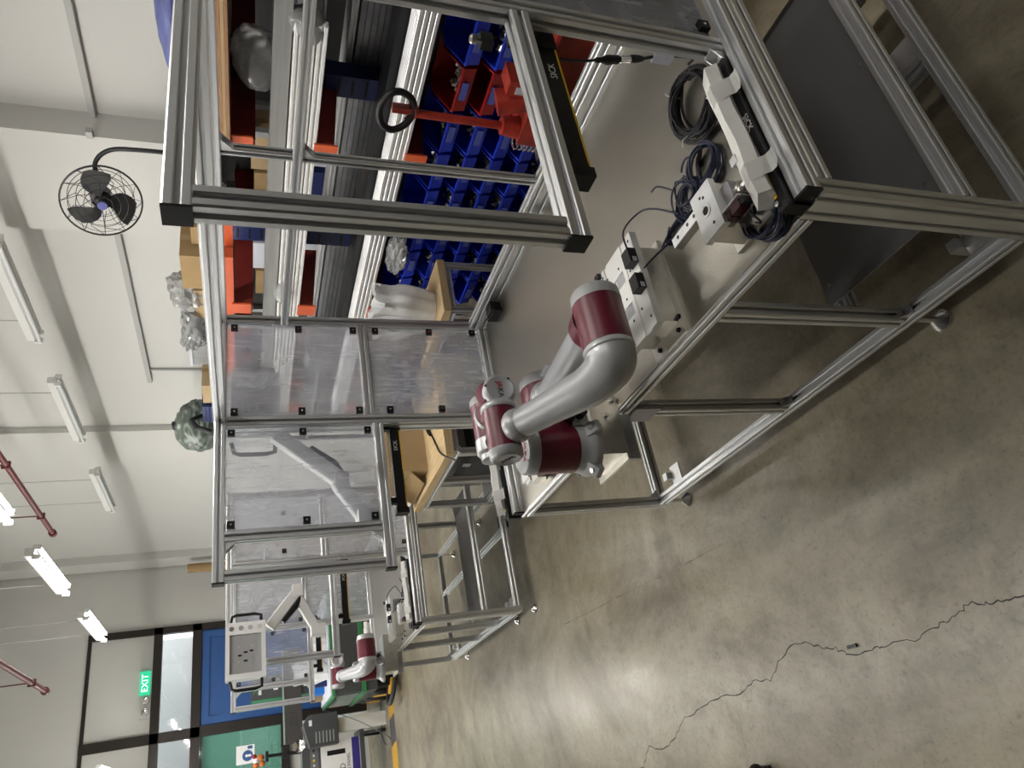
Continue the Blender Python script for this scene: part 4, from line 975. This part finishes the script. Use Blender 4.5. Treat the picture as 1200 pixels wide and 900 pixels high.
obj('steer_axle', cyl(BM(), (X0, 1.05, .66), (X0, 1.05, .18), .045, 14), PRED, pt, True)
for s in (-.07, .07): obj('steer_wheel', cyl(BM(), (X0+s-.025, 1.05, .1), (X0+s+.025, 1.05, .1), .1, 20), RUB, pt, True)
obj('frame_plate', prism(BM(), [(.52, .15), (1.10, .15), (1.10, .66), (1.0, .76), (.60, .76), (.52, .68)], 'x', X0+.10, X0+.13), PRED, pt, bev=.004)
obj('top_plate', bx(X0+.02, X0+.13, .60, 1.0, .76, .775), PRED, pt, bev=.004)
for y in (.64, .98): obj('fork', bx(X0+.12, X0+1.1, y-.075, y+.075, .09, .15), PRED, pt, bev=.01)

# ---------------------------------------------------------------- aluminium stand with white bag behind the bench
st = thing('profile_stand', 'small aluminium frame stand with a cardboard top behind the far bench corner', 'stand', (1.32, 2.38, 0))
for x, y in ((1.18, 2.10), (1.46, 2.10), (1.18, 2.62), (1.46, 2.62)): ext('leg', st, x-.015, x+.015, y-.015, y+.015, 0, .86, unit=.03, m=DALU)
for x in (1.18, 1.46): ext('rail', st, x-.015, x+.015, 2.115, 2.605, .83, .86, unit=.03, m=DALU)
for y in (2.10, 2.62): ext('rail', st, 1.195, 1.445, y-.015, y+.015, .83, .86, unit=.03, m=DALU)
obj('cardboard_top', bx(1.16, 1.48, 2.08, 2.64, .861, .90), CARD2, st)
single('white_plastic_bag', gathered_bag((1.30, 2.30, .902), (.10, .145), .31, 11), FILM, 'crumpled white plastic bag standing on the cardboard topped stand', 'plastic bag', smooth=True)
single('dark_carton', bx(1.2, 1.46, 2.47, 2.62, .902, 1.12), mat('dark_brown_carton', (.045, .03, .02), .7), 'dark brown carton behind the white plastic bag', 'box', bev=.002)
single('clear_parts_bag', lump(BM(), (1.71, 2.33, 1.04), (.03, .14, .05), 15, amp=.3, sub=4, crease=2.5), CLRB, 'clear bag of fittings lying on the upper bins beside the white bag', 'plastic bag', smooth=True)

# ---------------------------------------------------------------- shelving behind the rack with cartons and bags on top
sv = thing('goods_shelving', 'grey metal shelving standing along the right wall behind the rack', 'shelving', (2.5, 3.5, 0))
for z in (1.20, 1.56): obj('shelf_board', bx(2.48, 2.74, .3, 6.4, z, z+.03), DALU, sv)
obj('shelf_board', bx(2.22, 2.74, .3, 6.4, 2.06, 2.09), DALU, sv)
for y in (.32, 2.3, 4.35, 6.38):
    for x in (2.50, 2.72): obj('upright', bx(x-.02, x+.02, y-.02, y+.02, 0, 2.06), DALU, sv)
obj('back_sheet', bx(2.74, 2.75, .3, 6.4, .2, 2.06), CONB, sv)
def carton(x, y, z, a, b_, c_, m, label, group=None, tape=True):
    t = thing('cardboard_box', label, 'box', (x, y, z), group)
    obj('box_body', bx(x-a/2, x+a/2, y-b_/2, y+b_/2, z, z+c_), m, t, bev=.003)
    if tape: obj('packing_tape', bx(x-.02, x+.02, y-b_/2-.001, y+b_/2+.001, z+.02, z+c_+.001), CARD2 if m is CARD else CARD, t)
    return t
zs = 2.09
carton(2.45, 3.02, zs, .25, .16, .05, CARD, 'flat brown carton first on the shelving top beside the guard post')
carton(2.40, 3.30, zs, .3, .34, .12, CARD, 'brown carton with string on the shelving top, left of the fan')
carton(2.42, 3.68, zs, .3, .32, .06, CARD2, 'tan carton low on the shelving top beside the film pile')
for k, (y, rx, ry, rz) in enumerate(((3.62, .09, .17, .10), (4.1, .12, .24, .085))):
    single('plastic_film_heap', lump(BM(), (2.34, y, zs+rz), (rx, ry, rz), 21+k, amp=.34, sub=4, flat=rz*.95, crease=2.2), CLRB, ['grey crumpled film heap on the shelving top by the brown cartons', 'clear film draped over the storage boxes on the shelving top'][k], 'plastic film', smooth=True)
for k in range(2): 
    t = thing('storage_box', ['clear storage box under the film on the shelving top', 'clear storage box beyond the film on the shelving top'][k], 'storage box', (2.55, 4.0+k*.52, zs)); obj('tub', bx(2.42, 2.72, 3.77+k*.52, 4.22+k*.52, zs, zs+.13), CLRB, t, bev=.01); obj('lid', bx(2.41, 2.73, 3.76+k*.52, 4.23+k*.52, zs+.131, zs+.15), LAB, t, bev=.004)
carton(2.42, 4.98, zs, .3, .3, .07, CARD2, 'tan carton on the shelving top right of the dark blue stack')
for k in range(3): single('blue_tray', bx(2.28, 2.55, 5.22, 5.52, zs+k*.03, zs+.026+k*.03), NBLU, 'dark blue tray on the shelving top, %s of the stack' % ['lowest', 'middle', 'uppermost'][k], 'tray')
gb = thing('stuffed_bag', 'bulging grey green plastic bag on the far end of the shelving top', 'bag', (2.45, 5.9, zs))
obj('bag_body', lump(BM(), (2.45, 5.92, zs+.15), (.20, .36, .20), 31, amp=.10, sub=5, flat=.14, crease=2.6), GRYF, gb, True)
obj('bag_knot', lump(BM(), (2.40, 5.82, zs+.345), (.05, .07, .04), 33, amp=.3, sub=2), BLK, gb, True)
obj('bag_strap', tube(BM(), [(2.2, 5.55, zs+.02), (2.23, 5.52, zs+.14), (2.30, 5.5, zs+.18), (2.36, 5.55, zs+.1)], .022, 8), BLK, gb, True)
single('tarpaulin_roll', lump(BM(), (2.36, 1.56, zs+.045), (.15, .26, .06), 41, amp=.15, sub=4, flat=.044), BLUF, 'folded blue tarpaulin on the shelving top behind the top guard beam', 'tarpaulin', smooth=True)
# goods on the middle boards, glimpsed between the bars
for k, (y, m, hh) in enumerate(((.55, CARD2, .24), (.95, BIN_B, .24), (1.30, BIN_B, .20), (2.45, CARD2, .20), (2.75, CARD, .18), (3.05, LAB, .22), (3.40, LAB, .20), (3.7, CARD, .16))):
    carton(2.61, y, 1.592, .22, .27, hh, m, '%s on the middle shelf board, number %s from the near end' % (['tan carton', 'blue box', 'low blue box', 'tan carton', 'brown carton', 'pale grey box', 'pale grey box', 'brown carton'][k], ['one', 'two', 'three', 'four', 'five', 'six', 'seven', 'eight'][k]), None, m in (CARD, CARD2))
for k, (y, m) in enumerate(((.6, CARD2), (1.0, LAB), (2.4, LAB), (2.7, NBLU), (3.2, LAB))):
    carton(2.61, y, 1.232, .20, .25, .2, m, ['tan carton with a printed label', 'grey box', 'pale grey box', 'dark blue box', 'second pale grey box'][k]+' on the lower shelf board', None, m is CARD2)
single('yellow_parcel', lump(BM(), (1.95, .93, 1.74), (.06, .06, .11), 51, amp=.12, sub=3), mat('amber_film', (.45, .24, .01), .2, noise=.4, nscale=20, bump=.6, bscale=40), 'amber film wrapped parcel hanging under the top arm', 'parcel', smooth=True)
single('grey_film_bag', lump(BM(), (1.86, 1.30, 1.78), (.07, .12, .10), 53, amp=.3, sub=3), CLRB, 'grey film bag hanging beside the plywood sheets', 'plastic bag', smooth=True)
# fan on a pole
fn = thing('pole_fan', 'black caged fan on a pole above the shelving', 'fan', (2.2, 2.25, 2.09))
FC = Vector((2.08, 2.50, 2.53)); fnrm = Vector((-.88, -.42, -.18)).normalized(); s1, s2, _ = basis(fnrm)
obj('pole', tube(BM(), smooth_path([(2.26, 2.29, 2.09), (2.26, 2.29, 2.34), (2.26, 2.31, 2.48), (2.23, 2.38, 2.555), (2.16, 2.47, 2.545)], 5), .012, 10), BLK, fn, True)
obj('clamp', bx(2.225, 2.295, 2.255, 2.325, 2.17, 2.225), BLK, fn, bev=.004)
obj('motor', lathe(BM(), FC-fnrm*.11, fnrm, [(0, .03), (.02, .055), (.09, .05), (.1, .03)], 20), BLK, fn, True)
RF = .19
rimb = obj('cage_rim', tube(BM(), [FC+(s1*math.cos(a*math.pi/20)+s2*math.sin(a*math.pi/20))*RF for a in range(40)], .005, 6, True), BLK, fn, True)
def ring_at(rad, off): return tube(BM(), [FC+fnrm*off+(s1*math.cos(a*math.pi/16)+s2*math.sin(a*math.pi/16))*rad for a in range(32)], .0017, 4, True)
for rad, off in ((.155, .035), (.12, .05), (.085, .058), (.05, .062)): obj('cage_ring', ring_at(rad, off), BLK, fn)
for rad, off in ((.155, -.045), (.115, -.07), (.075, -.085)): obj('cage_ring', ring_at(rad, off), BLK, fn)
for k in range(12):
    a = k*math.pi/6; d = s1*math.cos(a)+s2*math.sin(a); d2 = s1*math.cos(a+.5)+s2*math.sin(a+.5)
    obj('cage_wire', tube(BM(), [FC+d*.03+fnrm*.064, FC+d2*.085+fnrm*.058, FC+d2*.13+fnrm*.047, FC+d*RF], .0017, 4), BLK, fn)
    obj('cage_wire', tube(BM(), [FC+d*.05-fnrm*.09, FC+d*.11-fnrm*.073, FC+d*RF], .0017, 4), BLK, fn)
obj('front_badge', lathe(BM(), FC+fnrm*.06, fnrm, [(0, .024), (.006, .022)], 16), mat('blue_badge', (.12, .13, .35), .4), fn, True)
for k in range(3):
    b = BM(); vs = []
    for i in range(7):
        rr = .03+.135*i/6; row = []
        for j in range(4):
            a = 2*math.pi*k/3+.5+(j/3-.5)*(.75+.5*math.sin(i/6*math.pi))+.5*i/6; tw = (j/3-.5)*.05
            row.append(b.verts.new(FC+(s1*math.cos(a)+s2*math.sin(a))*rr+fnrm*tw))
        vs.append(row)
    for A, B in zip(vs, vs[1:]):
        for j in range(3): b.faces.new((A[j], A[j+1], B[j+1], B[j]))
    obj('blade', b, RUB, fn, True)
obj('hub', lathe(BM(), FC-fnrm*.02, fnrm, [(0, .035), (.04, .03), (.05, .0)], 16), BLK, fn, True)
# cardboard tube in the far wall corner
single('cardboard_tube', cyl(BM(), (2.62, 11.4, 0), (2.72, 11.6, 2.68), .07, 14), CARD, 'tall brown cardboard tube leaning in the far right corner', 'tube', smooth=True)
# ---------------------------------------------------------------- pine topped table between the two workcells
wt = thing('pine_topped_table', 'aluminium frame table with a thick pine top between the workcells', 'table', (1.1, 3.25, 0))
WX0, WX1, WY0, WY1, WZ = .67, 1.55, 2.74, 3.66, .80
obj('tabletop', bx(WX0, WX1, WY0, WY1, WZ-.045, WZ), WOOD, wt, bev=.002)
for x, y in ((.70, 2.78), (.70, 3.20), (.70, 3.62), (1.5, 2.78), (1.5, 3.62)): ext('leg', wt, x-.02, x+.02, y-.02, y+.02, .0, WZ-.085)
for x in (.70, 1.5): ext('rail', wt, x-.02, x+.02, WY0, WY1, WZ-.085, WZ-.045)
for y in (2.78, 3.62): ext('rail', wt, .72, 1.48, y-.02, y+.02, WZ-.085, WZ-.045); ext('lower_rail', wt, .72, 1.48, y-.02, y+.02, .28, .32)
ext('lower_rail', wt, .68, .72, 2.80, 3.60, .28, .32)
obj('lower_shelf', bx(.72, 1.48, 2.80, 3.60, .32, .33), SHELFM, wt)
cb = thing('open_carton', 'open brown carton on the pine table top with a white slip leaning on it', 'box', (.90, 3.40, WZ))
for a in ((.76, 1.04, 3.17, 3.176), (.76, 1.04, 3.61, 3.616), (.76, .766, 3.176, 3.61), (1.034, 1.04, 3.176, 3.61)): obj('side_panel', bx(a[0], a[1], a[2], a[3], WZ, WZ+.235), CARD2, cb)
obj('bottom_panel', bx(.766, 1.034, 3.176, 3.61, WZ, WZ+.006), CARD2, cb)
b = BM(); vs = [b.verts.new(p) for p in ((.757, 3.18, WZ+.10), (.757, 3.60, WZ+.10), (.70, 3.62, WZ+.015), (.70, 3.24, WZ+.015))]; b.faces.new(vs); obj('flap', b, CARD, cb)
b = BM(); vs = [b.verts.new(p) for p in ((.70, 3.42, WZ+.17), (.745, 3.62, WZ+.19), (.665, 3.64, WZ+.06), (.65, 3.44, WZ+.06))]; b.faces.new(vs)
ps = single('paper_slip', b, PAPER, 'white printed slip leaning on the open carton', 'paper')
def slip_pt(u, v):
    a, b_, c_, d_ = Vector((.70, 3.42, WZ+.17)), Vector((.745, 3.62, WZ+.19)), Vector((.665, 3.64, WZ+.06)), Vector((.65, 3.44, WZ+.06))
    return (a*(1-u)+b_*u)*(1-v)+(d_*(1-u)+c_*u)*v+Vector((-.0015, -.0003, .001))
for v in (.45, .62):
    b = BM(); b.faces.new([b.verts.new(slip_pt(*p)) for p in ((.22, v), (.75, v), (.75, v+.06), (.22, v+.06))]); obj('print_line', b, mat('grey_print', (.4, .4, .42), .7), ps)
cr = thing('crate', 'dark navy crate at the back of the pine table', 'crate', (1.30, 3.1, WZ))
for a in ((1.18, 1.44, 2.98, 2.99), (1.18, 1.44, 3.25, 3.26), (1.18, 1.19, 2.99, 3.25), (1.43, 1.44, 2.99, 3.25)): obj('crate_side', bx(a[0], a[1], a[2], a[3], WZ, WZ+.15), NBLU, cr)
obj('crate_base', bx(1.19, 1.43, 2.99, 3.25, WZ, WZ+.01), NBLU, cr)
for k in range(3): obj('crate_slot', bx(1.22+k*.075, 1.26+k*.075, 2.978, 2.98, WZ+.09, WZ+.13), LAB, cr)
single('parts_bag', lump(BM(), (1.16, 2.86, WZ+.035), (.10, .06, .04), 61, amp=.3, sub=3, flat=.034), CLRB, 'clear bag of small fittings on the pine table before the crate', 'plastic bag', smooth=True)
tt = thing('sensor_cable', 'black sensor cable with plug crossing the pine table top', 'cable', (.9, 2.95, WZ))
obj('cable', tube(BM(), smooth_path([(1.12, 3.12, WZ+.02), (1.0, 3.05, WZ+.006), (.9, 2.97, WZ+.006), (.8, 2.90, WZ+.006), (.70, 2.80, WZ+.01), (.62, 2.70, WZ-.03)]), .005, 6), KCAB, tt, True)
b = BM(); lathe(b, (.97, 3.03, WZ+.012), (-1, -.75, 0), [(0, .008), (.03, .012), (.06, .012), (.09, .007)], 10); obj('plug', b, BLK, tt, True)
# things below the tables
tb = thing('tool_case', 'dark grey equipment case on the lower shelf of the pine table', 'case', (1.0, 3.2, .331)); obj('case_body', bx(.8, 1.2, 3.0, 3.45, .331, .55), AGVD, tb, bev=.01); obj('case_lid', bx(.79, 1.21, 2.99, 3.46, .551, .60), BLK, tb, bev=.008); obj('case_latch', bx(.782, .79, 3.15, 3.20, .53, .58), CHROME, tb)

# ---------------------------------------------------------------- mobile robot cart and packing corner far left
ag = thing('mobile_robot_cart', 'dark grey mobile cart with green bands and large wheels at the far end', 'cart', (.85, 9.5, 0))
AX0, AX1, AY0, AY1 = .21, 1.55, 8.92, 10.35
obj('body', bx(AX0+.02, AX1-.02, AY0+.02, AY1-.02, .28, .80), AGVD, ag, bev=.02)
for nm, z0, z1 in (('green_band', .42, .475), ('green_band', .80, .835)): obj(nm, bx(AX0, AX1, AY0, AY1, z0, z1), AGVG, ag, bev=.006)
obj('side_window', bx(AX0+.012, AX0+.02, AY0+.1, AY1-.1, .49, .77), GLASSD, ag)
obj('deck', bx(AX0+.03, AX1-.03, AY0+.03, AY1-.03, .836, .85), LAB, ag)
obj('skirt', bx(AX0+.05, AX1-.05, AY0+.05, AY1-.05, .12, .28), CAPB, ag)
obj('bumper_ring', tube(BM(), [(.24+.20*math.cos(a*math.pi/12), 8.95+.20*math.sin(a*math.pi/12), .10-.05*math.cos(a*math.pi/12)) for a in range(24)], .03, 10, True), RUB, ag, True)
obj('bumper_disc', lathe(BM(), (.24, 8.95, .10), (.25, 0, 1), [(-.02, .10), (.03, .10)], 20), mat('amber_hub', (.55, .30, .02), .5), ag)
for x, y in ((.20, 9.45), (.20, 10.1), (1.5, 9.08)):
    wb = obj('wheel', lathe(BM(), (x, y, .17), (1, 0, 0), [(0, .11), (0, .165), (.012, .172), (.045, .172), (.057, .165), (.057, .11)], 26, True), RUB, ag, True)
    obj('wheel_hub', lathe(BM(), (x-.004, y, .17), (1, 0, 0), [(0, .10), (.06, .10)], 20), mat('amber_hub', (.55, .30, .02), .5), wb, True)
for k, (x, y, rx, rz, m, lb) in enumerate(((.55, 9.2, .14, .16, FILM, 'white plastic bag on the cart deck, nearest'), (.62, 9.55, .16, .22, FILM, 'taller white plastic bag on the cart deck'), (.9, 9.25, .15, .12, FILM, 'low white plastic bag on the cart deck'))):
    single('plastic_bag', gathered_bag((x, y, .852), (rx*.8, rx*.8), rz*1.8, 71+k, 40, 10), m, lb, 'plastic bag', smooth=True)
single('blue_box', bx(.36, .52, 9.72, 9.95, .851, 1.03), BSKY, 'bright blue box on the cart deck', 'box', bev=.004)
single('navy_box', bx(.40, .56, 9.35, 9.42, .851, 1.0), NBLU, 'small navy box between the white bags on the cart', 'box', bev=.004)
carton(.42, 10.15, .851, .2, .25, .14, CARD2, 'tan carton at the back of the cart deck')
# lift column machine behind
lm = thing('lift_column', 'dark grey lift column with a horizontal beam behind the second workcell', 'machine', (.65, 10.7, 0))
obj('column', bx(.50, .80, 10.6, 10.9, 0, 1.76), AGVD, lm, bev=.02)
obj('column_trim', bx(.49, .50, 10.62, 10.88, .1, 1.74), AGVG, lm)
obj('beam', bx(-.12, 1.1, 10.55, 10.6, 1.09, 1.32), mat('dark_brown_grey', (.05, .045, .042), .45), lm, bev=.01)
obj('beam_edge', bx(-.12, 1.1, 10.54, 10.55, 1.325, 1.345), mat('pale_green_edge', (.3, .4, .34), .4), lm)
text('ZU', .14, frame_m((.18, 10.545, 1.20), (1, 0, 0), (0, 0, 1)), LETK, lm)
for x0, x1, z0, z1 in ((.56, .62, 1.52, 1.56), (.6, .68, 1.30, 1.36)): obj('label_plate', bx(x0, x1, 10.595, 10.6, z0+.1, z1+.1), PAPER, lm)
obj('knob', lathe(BM(), (.70, 10.6, 1.42), (0, -1, 0), [(0, .06), (.05, .055), (.06, 0)], 16), KNOB, lm, True)
for a in (-.6, .6): 
    b = bx(-.05, .05, -.005, 0, -.008, .008, Matrix.Translation((.62, 10.597, 1.70))@Matrix.Rotation(a, 4, 'Y')); obj('green_mark', b, AGVG, lm)
# grey five sided hood with slots
vh = thing('ventilated_hood', 'dark grey five sided cabinet with vent slots left of the cart', 'cabinet', (-.03, 10.3, 0))
prof = [(-.24, .66), (.16, .66), (.16, 1.04), (.05, 1.12), (-.24, 1.04)]
obj('hood', prism(BM(), prof, 'y', 10.1, 10.5), AGVD, vh, bev=.008)
obj('leg', bx(-.10, .08, 10.22, 10.4, 0, .66), LAMPB, vh)
for k in range(6): obj('vent_slot', bx(-.20+.0*k, -.06, 10.095, 10.1, .72+k*.045, .735+k*.045), mat('slot_light', (.3, .34, .32), .5), vh)
obj('rating_plate', bx(.02, .09, 10.096, 10.1, 1.0, 1.04), PAPER, vh)
sp = thing('work_lamp', 'chrome round work lamp beside the grey cabinet', 'lamp', (-.15, 10.2, 1.13)); obj('reflector', lathe(BM(), (-.19, 10.05, 1.17), (-.2, -1, .2), [(0, .03), (.03, .07), (.05, .075), (.045, .06), (.02, .02)], 18), CHROME, sp, True); obj('bracket', cyl(BM(), (-.19, 10.06, 1.16), (-.17, 10.2, 1.10), .01, 8), BLK, sp)
# printed carton and grey instrument on a trolley
tr = thing('grey_trolley', 'grey flat trolley under the printed white carton', 'trolley', (-.45, 10.6, 0))
obj('deck', bx(-.85, -.1, 10.3, 10.9, .30, .36), AGVD, tr)
for x, y in ((-.8, 10.35), (-.15, 10.35), (-.8, 10.85), (-.15, 10.85)): obj('caster', cyl(BM(), (x-.02, y, .06), (x+.02, y, .06), .06, 14), RUB, tr, True); obj('caster_leg', bx(x-.02, x+.02, y-.02, y+.02, .1, .30), AGVD, tr)
pc = thing('printed_carton', 'white printed carton with a navy bottom band at the left edge', 'box', (-.5, 10.6, .361))
obj('box_body', bx(-.85, -.18, 10.35, 10.8, .361, .88), PAPER, pc, bev=.003)
obj('colour_band', bx(-.85, -.18, 10.347, 10.35, .37, .47), mat('carton_navy', (.03, .02, .20), .6), pc)
text('ND', .10, frame_m((-.55, 10.346, .60), (1, 0, 0), (0, 0, 1)), LETK, pc); text('CE PANEL', .055, frame_m((-.48, 10.346, .52), (1, 0, 0), (0, 0, 1)), LETK, pc)
obj('carry_slot', bx(-.36, -.30, 10.346, 10.35, .56, .80), BLK, pc)
gm = thing('grey_instrument', 'grey instrument case standing on the printed carton', 'instrument', (-.5, 10.6, .881))
obj('case', bx(-.80, -.16, 10.38, 10.75, .881, 1.12), AGVD, gm, bev=.008); obj('front_panel', bx(-.5, -.22, 10.374, 10.38, .91, 1.02), mat('mid_grey_panel', (.13, .13, .135), .5), gm)
for k in range(4): obj('button', bx(-.46+.06*k, -.43+.06*k, 10.37, 10.374, .96, .985), [LAB, YEL, LAB, BLK][k], gm)
tp = thing('tripod_pole', 'black stand pole with a clamp in front of the green glass', 'stand', (-.3, 10.7, 1.121))
obj('pole', cyl(BM(), (-.24, 10.6, 1.121), (-.22, 10.6, 1.56), .022, 10), BLK, tp, True); obj('clamp', bx(-.28, -.19, 10.56, 10.64, 1.30, 1.36), BLK, tp, bev=.006); obj('clamp_lever', cyl(BM(), (-.2, 10.58, 1.33), (-.12, 10.58, 1.38), .009, 8), BLK, tp)
obj('head', bx(-.29, -.16, 10.55, 10.65, 1.54, 1.58), BLK, tp, bev=.006)
for k, (x, z, rr, m) in enumerate(((-.30, 1.62, .04, ORP), (-.22, 1.64, .045, ORP), (-.255, 1.70, .035, PAPER), (-.31, 1.70, .04, ORP), (-.20, 1.72, .03, BIN_R))):
    single('soft_ball', lump(BM(), (x, 10.6, z), (rr, rr, rr), 90+k, amp=.08, sub=2), m, ['orange soft ball on the pole head, lower left', 'orange soft ball on the pole head, lower right', 'white soft ball in the middle of the orange cluster', 'orange soft ball at the cluster top left', 'small red soft ball on the cluster top'][k], 'toy', smooth=True)
# hazard tape on the floor and a loose cable
hz = thing('hazard_tape', 'yellow and black hazard tape strip on the floor at the far end', 'floor tape', (-.15, 9.95, 0))
for k in range(9):
    x = 1.3-.33*k; b = BM(); vs = [b.verts.new(p) for p in ((x, 9.55, .001), (x-.33, 9.55, .001), (x-.39, 9.95, .001), (x-.06, 9.95, .001))]; b.faces.new(vs); obj('tape_segment', b, YBLK if k % 2 else KTAPE, hz)
fc = thing('loose_cable', 'thin grey cable hanging from the cart and looping over the floor tape', 'cable', (-.1, 10.2, 0))
obj('cable', tube(BM(), smooth_path([(.2, 10.2, .84), (.1, 10.15, .6), (-.05, 10.0, .35), (-.2, 9.9, .15), (-.3, 9.95, .01), (-.35, 10.3, .008), (-.2, 10.6, .008), (.3, 10.5, .008)]), .006, 6), mat('grey_cable', (.12, .13, .17), .5), fc, True)
# photographer's shoe tip at the frame edge
sh = thing('shoe', 'black shoe tip on the concrete at the bottom edge of the picture', 'shoe', (-1.08, 1.85, 0))
obj('upper', lump(BM(), (-1.10, 1.86, .045), (.085, .05, .045), 99, amp=.02, sub=3, flat=.036), BLK, sh, True); obj('sole', bx(-1.18, -1.03, 1.825, 1.895, 0, .012), RUB, sh, bev=.005)
